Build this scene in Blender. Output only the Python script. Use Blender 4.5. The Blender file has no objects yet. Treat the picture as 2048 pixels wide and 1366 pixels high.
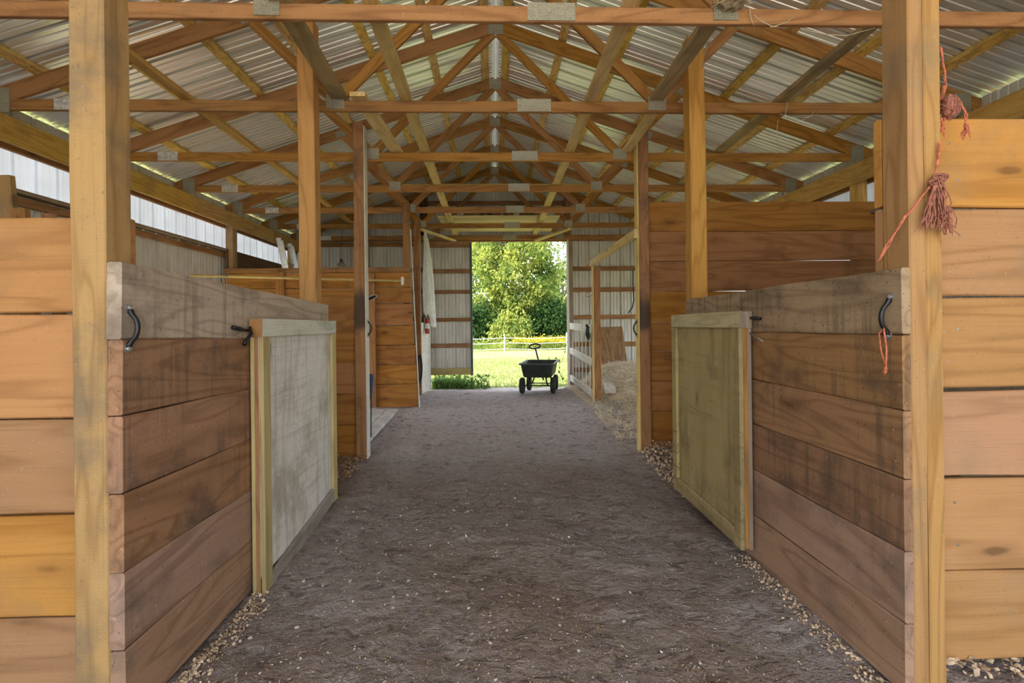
import bpy, math, random
import numpy as np
from mathutils import Vector, Matrix, noise

random.seed(7)
rng = np.random.default_rng(7)
SC = bpy.context.scene
COL = SC.collection

# ------------------------------------------------------------------ camera
F, TH, RO, EYE = 1010.0, 37 / 1010.0, 0.0112, 1.487
cam_d = bpy.data.cameras.new('camera')
cam = bpy.data.objects.new('camera', cam_d)
COL.objects.link(cam)
cam_d.sensor_width = 36.0
cam_d.lens = F * 36.0 / 2048.0
cam_d.shift_y = -33.0 / 2048.0
cam_d.clip_start = 0.05
cam_d.clip_end = 500
cam.matrix_world = (Matrix.Translation((0, 0, EYE)) @ Matrix.Rotation(-TH, 4, 'Z')
                    @ Matrix.Rotation(math.pi / 2, 4, 'X') @ Matrix.Rotation(-RO, 4, 'Z'))
SC.camera = cam

# ------------------------------------------------------------------ world, sun, exposure
w = bpy.data.worlds.new('sky')
SC.world = w
w.use_nodes = True
nt = w.node_tree
nt.nodes.clear()
wo = nt.nodes.new('ShaderNodeOutputWorld')
bg = nt.nodes.new('ShaderNodeBackground')
sky = nt.nodes.new('ShaderNodeTexSky')
sky.sky_type = 'NISHITA'
sky.sun_disc = False
sky.sun_elevation = math.radians(48)
sky.sun_rotation = math.radians(-115)
sky.air_density = 1.0
sky.dust_density = 2.0
mixw = nt.nodes.new('ShaderNodeMixRGB')
mixw.inputs[0].default_value = 0.72
mixw.inputs[2].default_value = (0.24, 0.225, 0.195, 1)      # thin bright cloud over the blue
skm = nt.nodes.new('ShaderNodeVectorMath')
skm.operation = 'SCALE'
skm.inputs['Scale'].default_value = 0.16
nt.links.new(sky.outputs[0], skm.inputs[0])
nt.links.new(skm.outputs[0], mixw.inputs[1])
nt.links.new(mixw.outputs[0], bg.inputs[0])
bg.inputs[1].default_value = 4.6
nt.links.new(bg.outputs[0], wo.inputs[0])

sun_d = bpy.data.lights.new('sun', 'SUN')
sun_d.energy = 4.6
sun_d.angle = math.radians(0.6)
sun_d.color = (1.0, 0.93, 0.80)
sun = bpy.data.objects.new('sun', sun_d)
COL.objects.link(sun)
sun_from = Vector((-0.62, -0.30, 0.74)).normalized()
sun.rotation_euler = sun_from.to_track_quat('Z', 'Y').to_euler()
sun.location = (-20, -10, 25)

SC.view_settings.view_transform = 'Standard'
SC.view_settings.look = 'None'
SC.view_settings.gamma = 1.0
SC.view_settings.use_curve_mapping = False
SC.view_settings.exposure = 1.5
SC.cycles.diffuse_bounces = 7
SC.cycles.max_bounces = 12

# ------------------------------------------------------------------ pixel of the photo -> point in the barn
ct, st, cr, sr = math.cos(TH), math.sin(TH), math.cos(RO), math.sin(RO)
def ray(px, py):
    a, b = px - 1024.0, 650.0 - py
    u, v = (a * cr + b * sr) / F, (-a * sr + b * cr) / F
    return Vector((u * ct + st, -u * st + ct, v))
def atY(px, py, Y):
    d = ray(px, py); return Vector((0, 0, EYE)) + d * (Y / d.y)
def atX(px, py, X):
    d = ray(px, py); return Vector((0, 0, EYE)) + d * (X / d.x)
def atZ(px, py, Z):
    d = ray(px, py); return Vector((0, 0, EYE)) + d * ((Z - EYE) / d.z)

# ------------------------------------------------------------------ object helpers
WM = {}
def link(name, mesh, mat=None, parent=None, M=None):
    o = bpy.data.objects.new(name, mesh)
    COL.objects.link(o)
    if mesh is not None and mat is not None:
        if len(mesh.materials) == 0:
            mesh.materials.append(mat)
        elif mesh.materials[0] != mat:
            o.material_slots[0].link = 'OBJECT'
            o.material_slots[0].material = mat
    M = M or Matrix.Identity(4)
    WM[o] = M
    if parent is not None:
        o.parent = parent
        o.matrix_local = WM[parent].inverted() @ M
    else:
        o.matrix_world = M
    return o
def thing(name, label, cat, loc=(0, 0, 0), group=None):
    o = bpy.data.objects.new(name, None)
    COL.objects.link(o)
    o.empty_display_size = 0.1
    o.matrix_world = Matrix.Translation(loc)
    WM[o] = Matrix.Translation(loc)
    o['label'] = label; o['category'] = cat
    if group: o['group'] = group
    return o
def tag(o, label=None, cat=None, group=None, kind=None):
    if label: o['label'] = label
    if cat: o['category'] = cat
    if group: o['group'] = group
    if kind: o['kind'] = kind
    return o
def struct(name, loc=(0, 0, 0)):
    o = bpy.data.objects.new(name, None)
    COL.objects.link(o)
    o.matrix_world = Matrix.Translation(loc); WM[o] = Matrix.Translation(loc)
    o['kind'] = 'structure'
    return o
def mesh_from(name, v, f, smooth=False):
    m = bpy.data.meshes.new(name)
    m.from_pydata([tuple(p) for p in v], [], f)
    if smooth:
        m.polygons.foreach_set('use_smooth', [True] * len(m.polygons))
    m.update()
    return m
class MB:
    def __init__(s): s.v = []; s.f = []
    def add(s, v, f):
        o = len(s.v); s.v += [tuple(p) for p in v]; s.f += [tuple(i + o for i in q) for q in f]
    def box(s, lo, hi, M=None):
        x0, y0, z0 = lo; x1, y1, z1 = hi
        v = [Vector(p) for p in ((x0,y0,z0),(x1,y0,z0),(x1,y1,z0),(x0,y1,z0),(x0,y0,z1),(x1,y0,z1),(x1,y1,z1),(x0,y1,z1))]
        if M is not None: v = [M @ p for p in v]
        s.add(v, [(3,2,1,0),(4,5,6,7),(0,1,5,4),(1,2,6,5),(2,3,7,6),(3,0,4,7)])
    def tube(s, pts, r, n=8, closed=False, cap=True):
        pts = [Vector(p) for p in pts]; N = len(pts)
        rr = r if isinstance(r, (list, tuple)) else [r] * N
        up = None; rings = []
        for i, p in enumerate(pts):
            if closed: t = (pts[(i + 1) % N] - pts[i - 1]).normalized()
            else: t = (pts[min(i + 1, N - 1)] - pts[max(i - 1, 0)]).normalized()
            if up is None:
                up = Vector((0, 0, 1)) if abs(t.z) < 0.9 else Vector((1, 0, 0))
            a = t.cross(up)
            if a.length < 1e-5: a = t.cross(Vector((0.3, 1, 0.2)))
            a.normalize(); b = a.cross(t).normalized(); up = b
            rings.append([p + (a * math.cos(2 * math.pi * k / n) + b * math.sin(2 * math.pi * k / n)) * rr[i] for k in range(n)])
        v = [q for R in rings for q in R]; f = []
        for i in range(N if closed else N - 1):
            j = (i + 1) % N
            for k in range(n):
                f.append((i * n + k, i * n + (k + 1) % n, j * n + (k + 1) % n, j * n + k))
        if cap and not closed:
            f.append(tuple(range(n - 1, -1, -1))); f.append(tuple((N - 1) * n + k for k in range(n)))
        s.add(v, f)
    def lathe(s, prof, n=20, M=None):
        v = []; f = []
        for r, z in prof:
            for k in range(n):
                a = 2 * math.pi * k / n; v.append(Vector((r * math.cos(a), r * math.sin(a), z)))
        for i in range(len(prof) - 1):
            for k in range(n):
                f.append((i * n + k, i * n + (k + 1) % n, (i + 1) * n + (k + 1) % n, (i + 1) * n + k))
        f.append(tuple(range(n - 1, -1, -1))); f.append(tuple((len(prof) - 1) * n + k for k in range(n)))
        if M is not None: v = [M @ p for p in v]
        s.add(v, f)
    def build(s, name, mat, parent=None, M=None, smooth=False):
        return link(name, mesh_from(name, s.v, s.f, smooth), mat, parent, M)

_bm = {}
def board_mesh(L, w, t, rough, seed):
    key = (round(L, 3), round(w, 3), round(t, 3), rough, seed)
    if key in _bm: return _bm[key]
    R = random.Random(hash(key) & 0xffff)
    n = 2 if rough == 0 else max(3, min(9, int(L / 0.3) + 2))
    c = min(0.004 + rough * 0.6, t * 0.2, w * 0.2)
    sec = [(-t/2, -w/2 + c), (-t/2, w/2 - c), (-t/2 + c, w/2), (t/2 - c, w/2), (t/2, w/2 - c), (t/2, -w/2 + c), (t/2 - c, -w/2), (-t/2 + c, -w/2)]
    v = []; f = []
    for i in range(n):
        x = -L / 2 + L * i / (n - 1)
        jt = R.uniform(-rough, rough); jb = R.uniform(-rough, rough); jy = R.uniform(-rough, rough) * 0.5
        for (y, z) in sec:
            zz = z + (jt if z > 0 else jb)
            v.append((x, y + jy, zz))
    for i in range(n - 1):
        for k in range(8):
            a, b = i * 8 + k, i * 8 + (k + 1) % 8
            f.append((a, a + 8, b + 8, b))
    f.append(tuple(range(8))); f.append(tuple((n - 1) * 8 + 7 - k for k in range(8)))
    m = mesh_from('board', v, f)
    _bm[key] = m
    return m
def board(name, a, b, w, t, mat, parent=None, up=(0, 0, 1), rough=0.002, seed=None):
    """a board from a to b (its centre line); w lies along up, t across; local X is the grain"""
    a, b = Vector(a), Vector(b)
    x = (b - a); L = x.length; x.normalize()
    z = Vector(up); z = (z - x * z.dot(x)).normalized()
    y = z.cross(x)
    M = Matrix(((x.x, y.x, z.x, 0), (x.y, y.y, z.y, 0), (x.z, y.z, z.z, 0), (0, 0, 0, 1)))
    M = Matrix.Translation((a + b) / 2) @ M
    if seed is None: seed = random.randint(0, 999) if rough > 0 else 0
    return link(name, board_mesh(L, w, t, rough, seed), mat, parent, M)

# ------------------------------------------------------------------ materials
def newmat(name):
    m = bpy.data.materials.new(name); m.use_nodes = True
    m.node_tree.nodes.clear()
    return m, m.node_tree
class NT:
    def __init__(s, nt): s.t = nt
    def n(s, typ, **kw):
        o = s.t.nodes.new(typ)
        for k, v in kw.items(): setattr(o, k, v)
        return o
    def l(s, a, b): s.t.links.new(a, b)
    def val(s, sock, x):
        if hasattr(x, 'is_output') or hasattr(x, 'links'): s.l(x, sock)
        else: sock.default_value = x
    def math(s, op, a, b=None, c=None, clamp=False):
        o = s.n('ShaderNodeMath', operation=op); o.use_clamp = clamp
        s.val(o.inputs[0], a)
        if b is not None: s.val(o.inputs[1], b)
        if c is not None: s.val(o.inputs[2], c)
        return o.outputs[0]
    def noise(s, vec, scale, detail=3, rough=0.55, dist=0.0):
        o = s.n('ShaderNodeTexNoise')
        s.l(vec, o.inputs['Vector']); o.inputs['Scale'].default_value = scale
        o.inputs['Detail'].default_value = detail; o.inputs['Roughness'].default_value = rough
        o.inputs['Distortion'].default_value = dist
        return o.outputs[0]
    def mapv(s, vec, sc):
        o = s.n('ShaderNodeVectorMath', operation='MULTIPLY'); s.l(vec, o.inputs[0]); o.inputs[1].default_value = sc
        return o.outputs[0]
    def ramp(s, f, lo, hi, a=0.0, b=1.0):
        o = s.n('ShaderNodeMapRange', interpolation_type='SMOOTHSTEP'); s.val(o.inputs[0], f)
        o.inputs[1].default_value = lo; o.inputs[2].default_value = hi; o.inputs[3].default_value = a; o.inputs[4].default_value = b
        return o.outputs[0]
    def mix(s, f, a, b, typ='MIX'):
        o = s.n('ShaderNodeMixRGB', blend_type=typ)
        s.val(o.inputs[0], f)
        for i, x in ((1, a), (2, b)):
            if isinstance(x, tuple): o.inputs[i].default_value = (*x[:3], 1)
            else: s.l(x, o.inputs[i])
        return o.outputs[0]
    def coords(s, off=37.0):
        tc = s.n('ShaderNodeTexCoord'); oi = s.n('ShaderNodeObjectInfo')
        k = s.math('MULTIPLY', oi.outputs['Random'], off)
        cb = s.n('ShaderNodeCombineXYZ')
        for i in range(3): s.l(k, cb.inputs[i])
        ad = s.n('ShaderNodeVectorMath', operation='ADD'); s.l(tc.outputs['Object'], ad.inputs[0]); s.l(cb.outputs[0], ad.inputs[1])
        return ad.outputs[0], oi.outputs['Random'], tc
    def out(s, col, rough=0.75, bump=None, bstr=0.3, bdist=0.01, metal=0.0, spec=0.3):
        p = s.n('ShaderNodeBsdfPrincipled'); o = s.n('ShaderNodeOutputMaterial')
        if isinstance(col, tuple): p.inputs['Base Color'].default_value = (*col[:3], 1)
        else: s.l(col, p.inputs['Base Color'])
        s.val(p.inputs['Roughness'], rough); s.val(p.inputs['Metallic'], metal)
        p.inputs['Specular IOR Level'].default_value = spec
        if bump is not None:
            b = s.n('ShaderNodeBump'); b.inputs['Strength'].default_value = bstr; b.inputs['Distance'].default_value = bdist
            s.l(bump, b.inputs['Height']); s.l(b.outputs[0], p.inputs['Normal'])
        s.l(p.outputs[0], o.inputs[0])
        return p
def wood(name, c1, c2, dirt=(0.12, 0.09, 0.06), damt=0.4, dlo=0.5, knots=0.6, freq=26.0, speck=0.3, var=0.25, rough=0.78, saw=0.0, mott=0.0, streak=0.0, patch=None):
    m, t = newmat(name); g = NT(t)
    v, rnd, tc = g.coords()
    n1 = g.noise(g.mapv(v, (0.55, 4.5, 4.5)), 1.0, 2.5, 0.5, 0.4)
    ring = g.math('SINE', g.math('MULTIPLY', n1, freq * 2.2))
    ring = g.math('MULTIPLY_ADD', ring, 0.5, 0.5)
    ring = g.math('POWER', ring, 2.0)
    fib = g.noise(g.mapv(v, (3.0, 85, 85)), 1.0, 4, 0.65)
    big = g.noise(g.mapv(v, (0.8, 3.0, 3.0)), 1.3, 4, 0.6)
    fac = g.math('ADD', g.math('MULTIPLY', ring, 0.42), g.math('MULTIPLY', fib, 0.55))
    fac = g.math('ADD', fac, g.math('MULTIPLY', g.math('SUBTRACT', big, 0.5), 0.9), clamp=True)
    col = g.mix(fac, c1, c2)
    col = g.mix(g.math('MULTIPLY', g.math('POWER', ring, 4.0), 0.30), col, tuple(x * 0.62 for x in c2))
    fl2 = g.noise(g.mapv(v, (2.0, 160, 160)), 1.0, 3, 0.7)
    col = g.mix(g.ramp(fl2, 0.56, 0.72, 0.0, 0.38), col, tuple(x * 0.55 for x in c2))
    col = g.mix(g.ramp(fl2, 0.40, 0.28, 0.0, 0.25), col, tuple(min(.85, x * 1.3) for x in c1))
    # tone from board to board
    hs = g.n('ShaderNodeHueSaturation'); g.l(col, hs.inputs['Color'])
    g.l(g.math('MULTIPLY_ADD', rnd, var * 2, 1 - var), hs.inputs['Value'])
    r2 = g.math('FRACT', g.math('MULTIPLY', rnd, 17.31))
    g.l(g.math('MULTIPLY_ADD', r2, 0.012, 0.494), hs.inputs['Hue'])
    g.l(g.math('MULTIPLY_ADD', r2, 0.16, 0.92), hs.inputs['Saturation'])
    col = hs.outputs[0]
    if knots > 0:
        vo = g.n('ShaderNodeTexVoronoi'); vo.inputs['Scale'].default_value = 1.0
        wv = g.n('ShaderNodeVectorMath', operation='ADD'); g.l(g.mapv(v, (1.7, 0.02, 4.6)), wv.inputs[0])
        nn = g.n('ShaderNodeTexNoise'); g.l(v, nn.inputs['Vector']); nn.inputs['Scale'].default_value = 6
        sc = g.n('ShaderNodeVectorMath', operation='SCALE'); g.l(nn.outputs['Color'], sc.inputs[0]); sc.inputs['Scale'].default_value = 0.16
        g.l(sc.outputs[0], wv.inputs[1]); g.l(wv.outputs[0], vo.inputs['Vector'])
        kd = vo.outputs['Distance']
        sepc = g.n('ShaderNodeSeparateColor'); g.l(vo.outputs['Color'], sepc.inputs[0])
        on = g.math('GREATER_THAN', sepc.outputs[0], 1 - 0.45 * knots)
        halo = g.math('MULTIPLY', g.ramp(kd, 0.08, 0.30, 0.5, 0.0), on)
        core = g.math('MULTIPLY', g.ramp(kd, 0.05, 0.12, 0.92, 0.0), on)
        dk = tuple(x * 0.5 for x in c2)
        col = g.mix(halo, col, tuple(x * 0.8 for x in c2)); col = g.mix(core, col, dk)
    if mott > 0:
        mo = g.noise(g.mapv(v, (5.0, 12, 12)), 1.6, 3, 0.6, 1.2)
        col = g.mix(g.math('MULTIPLY', g.ramp(mo, 0.5, 0.6), mott), col, tuple(x * 0.42 for x in c2))
    d = g.noise(v, 2.6, 6, 0.62)
    col = g.mix(g.math('MULTIPLY', g.ramp(d, dlo, dlo + 0.22), damt), col, dirt)
    if streak > 0:
        sv = g.noise(g.mapv(v, (26, 26, 1.1)), 1.0, 4, 0.7)
        s2 = g.noise(v, 1.1, 2)
        col = g.mix(g.math('MULTIPLY', g.math('MULTIPLY', g.ramp(sv, 0.48, 0.66), g.ramp(s2, 0.38, 0.6)), streak), col, dirt)
    if speck > 0:
        sp = g.noise(v, 85, 2, 0.5)
        col = g.mix(g.math('MULTIPLY', g.ramp(sp, 0.66, 0.72), speck), col, tuple(x * 0.35 for x in dirt))
        sq = g.noise(v, 60, 2, 0.5)
        col = g.mix(g.math('MULTIPLY', g.ramp(sq, 0.70, 0.74), speck * 0.7), col, (0.55, 0.48, 0.40))
    if patch:
        sp_ = g.n('ShaderNodeSeparateXYZ'); g.l(tc.outputs['Object'], sp_.inputs[0])
        xx = g.math('ADD', sp_.outputs[0], g.math('MULTIPLY', g.math('SUBTRACT', d, 0.5), 0.55))
        pm = g.math('MULTIPLY', g.ramp(xx, patch[0], patch[0] + .12), g.ramp(xx, patch[1], patch[1] - .22))
        col = g.mix(g.math('MULTIPLY', pm, 0.85), col, (0.045, 0.036, 0.030))
    bump = g.math('ADD', g.math('MULTIPLY', fib, 0.7), g.math('MULTIPLY', ring, 0.25))
    if saw > 0:
        wv2 = g.n('ShaderNodeTexWave'); g.l(v, wv2.inputs['Vector']); wv2.inputs['Scale'].default_value = 26
        wv2.inputs['Distortion'].default_value = 7.0; wv2.inputs['Detail'].default_value = 3
        bump = g.math('ADD', bump, g.math('MULTIPLY', wv2.outputs['Fac'], saw * 0.4))
        col = g.mix(g.math('MULTIPLY', wv2.outputs['Fac'], 0.04), col, tuple(x * 0.6 for x in c2))
    g.out(col, rough, bump, 0.35, 0.006, spec=0.22)
    return m
M_truss = wood('truss_lumber', (0.43, 0.220, 0.068), (0.27, 0.125, 0.036), damt=0.3, knots=0.35, var=0.12, speck=0.45)
M_post = wood('yellow_post', (0.44, 0.26, 0.092), (0.33, 0.172, 0.052), dirt=(0.21, 0.165, 0.105), damt=0.6, dlo=0.52, knots=0.25, var=0.08, saw=0.25)
M_postw = wood('weathered_post', (0.46, 0.295, 0.135), (0.34, 0.20, 0.085), dirt=(0.17, 0.135, 0.095), damt=0.75, dlo=0.46, knots=0.3, var=0.08, saw=0.35)
M_posto = wood('orange_post', (0.52, 0.285, 0.075), (0.39, 0.19, 0.042), dirt=(0.26, 0.17, 0.07), damt=0.4, dlo=0.54, knots=0.6, var=0.06, saw=0.15)
M_postd = wood('brown_post', (0.40, 0.21, 0.085), (0.27, 0.125, 0.045), dirt=(0.09, 0.065, 0.045), damt=0.6, dlo=0.5, knots=0.3, var=0.1, saw=0.2)
M_postp = wood('stained_brown_post', (0.40, 0.21, 0.085), (0.27, 0.125, 0.045), dirt=(0.09, 0.065, 0.045), damt=0.6, dlo=0.5, knots=0.3, var=0.1, saw=0.2, patch=(-0.46, 0.10))
M_plank = wood('worn_stall_plank', (0.36, 0.200, 0.108), (0.232, 0.120, 0.058), dirt=(0.085, 0.066, 0.054), damt=0.8, dlo=0.47, knots=0.3, var=0.14, speck=0.5, streak=0.45, rough=0.7)
M_plankr = wood('brown_stall_plank', (0.345, 0.195, 0.102), (0.225, 0.122, 0.064), dirt=(0.085, 0.062, 0.045), damt=0.7, dlo=0.48, knots=0.35, var=0.12, speck=0.5, streak=0.65, rough=0.68)
M_plankd = wood('dusty_lower_plank', (0.42, 0.27, 0.185), (0.275, 0.165, 0.108), dirt=(0.13, 0.10, 0.085), damt=0.7, dlo=0.5, knots=0.6, var=0.06, speck=0.6, streak=0.2)
M_plankg = wood('grey_top_plank', (0.50, 0.42, 0.34), (0.35, 0.28, 0.215), dirt=(0.17, 0.13, 0.10), damt=0.75, dlo=0.48, knots=0.3, var=0.08, speck=0.6, streak=0.5)
M_plankt = wood('tan_top_plank', (0.40, 0.295, 0.18), (0.27, 0.18, 0.105), dirt=(0.10, 0.075, 0.05), damt=0.75, dlo=0.48, knots=0.2, var=0.08, speck=0.7, streak=0.6)
M_pine = wood('orange_pine', (0.52, 0.265, 0.082), (0.41, 0.187, 0.050), dirt=(0.30, 0.18, 0.085), damt=0.55, knots=1.3, var=0.09, freq=18, speck=0.2)
M_pinep = wood('pale_pine', (0.42, 0.235, 0.118), (0.33, 0.176, 0.080), dirt=(0.29, 0.195, 0.125), damt=0.6, knots=1.3, var=0.08, freq=18, speck=0.3)
M_pined = wood('deep_pine', (0.40, 0.19, 0.060), (0.28, 0.115, 0.032), dirt=(0.15, 0.075, 0.03), damt=0.6, knots=1.5, var=0.10, freq=18, speck=0.15)
M_treat = wood('treated_lumber', (0.52, 0.43, 0.19), (0.42, 0.33, 0.12), dirt=(0.30, 0.27, 0.14), damt=0.5, knots=0.2, var=0.1)
M_purlin = wood('mottled_purlin', (0.82, 0.58, 0.21), (0.68, 0.44, 0.13), dirt=(0.20, 0.12, 0.05), damt=0.4, dlo=0.52, knots=0.0, var=0.12, mott=0.5)
M_header = wood('yellow_header', (0.62, 0.40, 0.13), (0.48, 0.28, 0.075), dirt=(0.22, 0.15, 0.06), damt=0.5, dlo=0.52, knots=0.5, var=0.06, mott=0.12)
M_dusty = wood('dusty_brace', (0.46, 0.36, 0.19), (0.33, 0.24, 0.115), dirt=(0.20, 0.16, 0.095), damt=0.8, dlo=0.46, knots=0.3, var=0.1)
M_lightb = wood('pale_brace', (0.74, 0.57, 0.26), (0.62, 0.45, 0.17), dirt=(0.40, 0.31, 0.15), damt=0.5, knots=0.4, var=0.08)
M_girt = wood('brown_girt', (0.36, 0.19, 0.085), (0.25, 0.12, 0.05), damt=0.45, knots=0.2, var=0.14)
M_greyb = wood('grey_board', (0.34, 0.27, 0.20), (0.24, 0.18, 0.13), damt=0.5, knots=0.2)
M_whitew = wood('white_washed_wood', (0.68, 0.65, 0.58), (0.58, 0.54, 0.46), dirt=(0.34, 0.30, 0.22), damt=0.45, dlo=0.52, knots=0.1, var=0.05, speck=0.6)
M_doorw = wood('weathered_white_plywood', (0.80, 0.79, 0.76), (0.64, 0.62, 0.575), dirt=(0.33, 0.305, 0.22), damt=0.75, dlo=0.47, knots=1.2, var=0.03, freq=11, speck=1.0, streak=0.35, mott=0.14)
M_dooro = wood('olive_stained_plywood', (0.42, 0.34, 0.165), (0.31, 0.235, 0.10), dirt=(0.15, 0.115, 0.06), damt=0.65, dlo=0.48, knots=0.55, var=0.03, freq=9, speck=0.6, streak=0.8)
M_doorol = wood('pale_olive_rail', (0.52, 0.47, 0.30), (0.42, 0.37, 0.21), dirt=(0.28, 0.24, 0.14), damt=0.6, knots=0.2, var=0.03, speck=0.6)
M_rail = wood('lichen_white_rail', (0.72, 0.73, 0.66), (0.58, 0.58, 0.48), dirt=(0.26, 0.27, 0.18), damt=0.6, dlo=0.5, knots=0.15, var=0.03, speck=0.9)
M_bottomr = wood('grey_bottom_rail', (0.36, 0.33, 0.29), (0.26, 0.235, 0.20), damt=0.6, knots=0.1, speck=0.8)
M_ply = wood('plywood_sheet_brown', (0.33, 0.20, 0.085), (0.20, 0.11, 0.042), damt=0.5, knots=0.2, freq=16, mott=0.25)
M_plydark = wood('dark_plywood', (0.13, 0.075, 0.045), (0.09, 0.05, 0.03), damt=0.4, knots=0.0)
M_plylight = wood('clean_plywood', (0.68, 0.56, 0.31), (0.60, 0.47, 0.23), damt=0.15, knots=0.1, freq=9)

def plain(name, col, rough=0.6, metal=0.0, nz=0.15, nscale=8.0, bump=0.0, spec=0.4):
    m, t = newmat(name); g = NT(t)
    v, rnd, tc = g.coords()
    a = g.noise(v, nscale, 5, 0.6)
    c = g.mix(g.ramp(a, 0.3, 0.7), tuple(x * (1 + nz) for x in col), tuple(x * (1 - nz) for x in col))
    g.out(c, rough, a if bump else None, bump, 0.02, metal, spec)
    return m
def metal_sheet(name, c1, c2, metal, rough, grime=0.4, dirt=(0.2, 0.18, 0.14)):
    m, t = newmat(name); g = NT(t)
    v, rnd, tc = g.coords()
    a = g.noise(g.mapv(v, (1.0, 1.0, 1.0)), 1.6, 5, 0.6)
    c = g.mix(g.ramp(a, 0.3, 0.7), c1, c2)
    s = g.noise(g.mapv(v, (9, 9, 0.9)), 1.5, 5, 0.7)
    c = g.mix(g.math('MULTIPLY', g.ramp(s, 0.5, 0.72), grime), c, dirt)
    f = g.noise(v, 45, 2)
    c = g.mix(g.math('MULTIPLY', g.ramp(f, 0.67, 0.72), grime), c, tuple(x * 0.4 for x in dirt))
    g.out(c, g.math('MULTIPLY_ADD', a, 0.08, rough - 0.04), None, metal=metal, spec=0.5)
    return m
M_roof = metal_sheet('galvanised_roofing', (0.93, 0.95, 0.92), (0.88, 0.90, 0.89), 0.62, 0.36, 0.03)
M_siding = metal_sheet('pale_metal_siding', (0.66, 0.65, 0.60), (0.54, 0.53, 0.48), 0.1, 0.5, 0.5)
M_sidingw = metal_sheet('white_metal_siding', (0.66, 0.66, 0.64), (0.56, 0.56, 0.54), 0.1, 0.5, 0.3)
M_gusset, _t = newmat('toothed_gusset_plate'); _g = NT(_t)
_v, _r, _tc = _g.coords(0.0)
_vo = _g.n('ShaderNodeTexVoronoi'); _g.l(_g.mapv(_v, (1, 1, 1.0)), _vo.inputs['Vector']); _vo.inputs['Scale'].default_value = 90; _vo.inputs['Randomness'].default_value = 0.15
_c = _g.mix(_g.ramp(_vo.outputs['Distance'], 0.2, 0.55), (0.12, 0.11, 0.085), (0.40, 0.38, 0.30))
_n = _g.noise(_v, 9, 4)
_c = _g.mix(_g.math('MULTIPLY', _g.ramp(_n, 0.45, 0.7), 0.4), _c, (0.22, 0.19, 0.13))
_g.out(_c, 0.5, _vo.outputs['Distance'], 0.6, 0.004, 0.5)
M_black = plain('black_iron', (0.018, 0.018, 0.02), 0.35, 0.3, 0.4, 20)
M_blackp = plain('black_plastic', (0.012, 0.016, 0.014), 0.5, 0, 0.3, 10)
M_tub = plain('dark_green_plastic', (0.026, 0.036, 0.030), 0.45, 0, 0.3, 6)
M_rubber = plain('tyre_rubber', (0.030, 0.030, 0.028), 0.8, 0, 0.4, 14)
M_alu = plain('aluminium', (0.62, 0.62, 0.62), 0.35, 0.75, 0.12, 12)
M_steel = plain('dull_steel', (0.35, 0.35, 0.34), 0.4, 0.7, 0.2, 20)
M_twine = plain('orange_twine', (0.50, 0.15, 0.085), 0.75, 0, 0.35, 60)
M_twined = plain('faded_twine', (0.33, 0.13, 0.09), 0.8, 0, 0.4, 60)
M_nest = plain('mud_nest', (0.34, 0.28, 0.18), 0.95, 0, 0.5, 30, 0.8)
M_red = plain('red_paint', (0.42, 0.035, 0.03), 0.4, 0, 0.1, 10)
M_white = plain('white_plastic', (0.72, 0.72, 0.70), 0.5, 0, 0.05, 10)
M_rope = plain('dark_green_rope', (0.02, 0.045, 0.045), 0.8, 0, 0.4, 40)
M_blue = plain('blue_plastic', (0.02, 0.05, 0.22), 0.45, 0, 0.2, 8)
M_burlap = plain('brown_burlap', (0.24, 0.15, 0.085), 0.9, 0, 0.3, 25, 0.3)
M_burlapg = plain('olive_burlap', (0.14, 0.115, 0.06), 0.9, 0, 0.3, 25, 0.3)
M_green = plain('green_door_trim', (0.045, 0.08, 0.065), 0.5, 0.1, 0.2, 8)
M_mat = plain('grey_floor_boards', (0.50, 0.49, 0.48), 0.85, 0, 0.22, 5, 0.15)
M_cobweb = plain('cobweb_thread', (0.48, 0.44, 0.34), 0.9, 0, 0.2, 10)

def translucent(name, col, tr=0.5, nz=0.1, nscale=5.0, stripe=False, cols=None):
    m, t = newmat(name); g = NT(t)
    v, rnd, tc = g.coords(0.0)
    a = g.noise(v, nscale, 4, 0.6)
    if cols: c = g.mix(g.ramp(a, 0.35, 0.65), cols[0], cols[1])
    else: c = g.mix(g.ramp(a, 0.3, 0.7), tuple(x * (1 + nz) for x in col), tuple(x * (1 - nz) for x in col))
    d = g.n('ShaderNodeBsdfDiffuse'); tl = g.n('ShaderNodeBsdfTranslucent'); mx = g.n('ShaderNodeMixShader'); o = g.n('ShaderNodeOutputMaterial')
    g.l(c, d.inputs[0]); g.l(c, tl.inputs[0]); mx.inputs[0].default_value = tr
    g.l(d.outputs[0], mx.inputs[1]); g.l(tl.outputs[0], mx.inputs[2]); g.l(mx.outputs[0], o.inputs[0])
    return m
M_skylight = translucent('translucent_wall_sheet', (0.74, 0.765, 0.82), 0.36, 0.04, 3.0)
M_cloth = translucent('white_mesh_cloth', (0.90, 0.90, 0.87), 0.45, 0.06, 14)
M_leafa = translucent('bright_leaves', None, 0.45, cols=((0.36, 0.40, 0.095), (0.11, 0.18, 0.045)), nscale=0.9)
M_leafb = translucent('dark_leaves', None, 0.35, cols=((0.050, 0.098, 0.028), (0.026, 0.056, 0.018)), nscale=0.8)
M_leafc = translucent('mid_leaves', None, 0.4, cols=((0.22, 0.29, 0.08), (0.085, 0.15, 0.045)), nscale=0.8)
M_grass = translucent('grass_blades', None, 0.35, cols=((0.25, 0.29, 0.10), (0.155, 0.205, 0.06)), nscale=1.2)
M_weed = translucent('weed_leaves', None, 0.35, cols=((0.17, 0.28, 0.08), (0.08, 0.16, 0.05)), nscale=3)
M_gold = translucent('goldenrod_flowers', None, 0.3, cols=((0.52, 0.40, 0.035), (0.24, 0.26, 0.04)), nscale=2.5)
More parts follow.
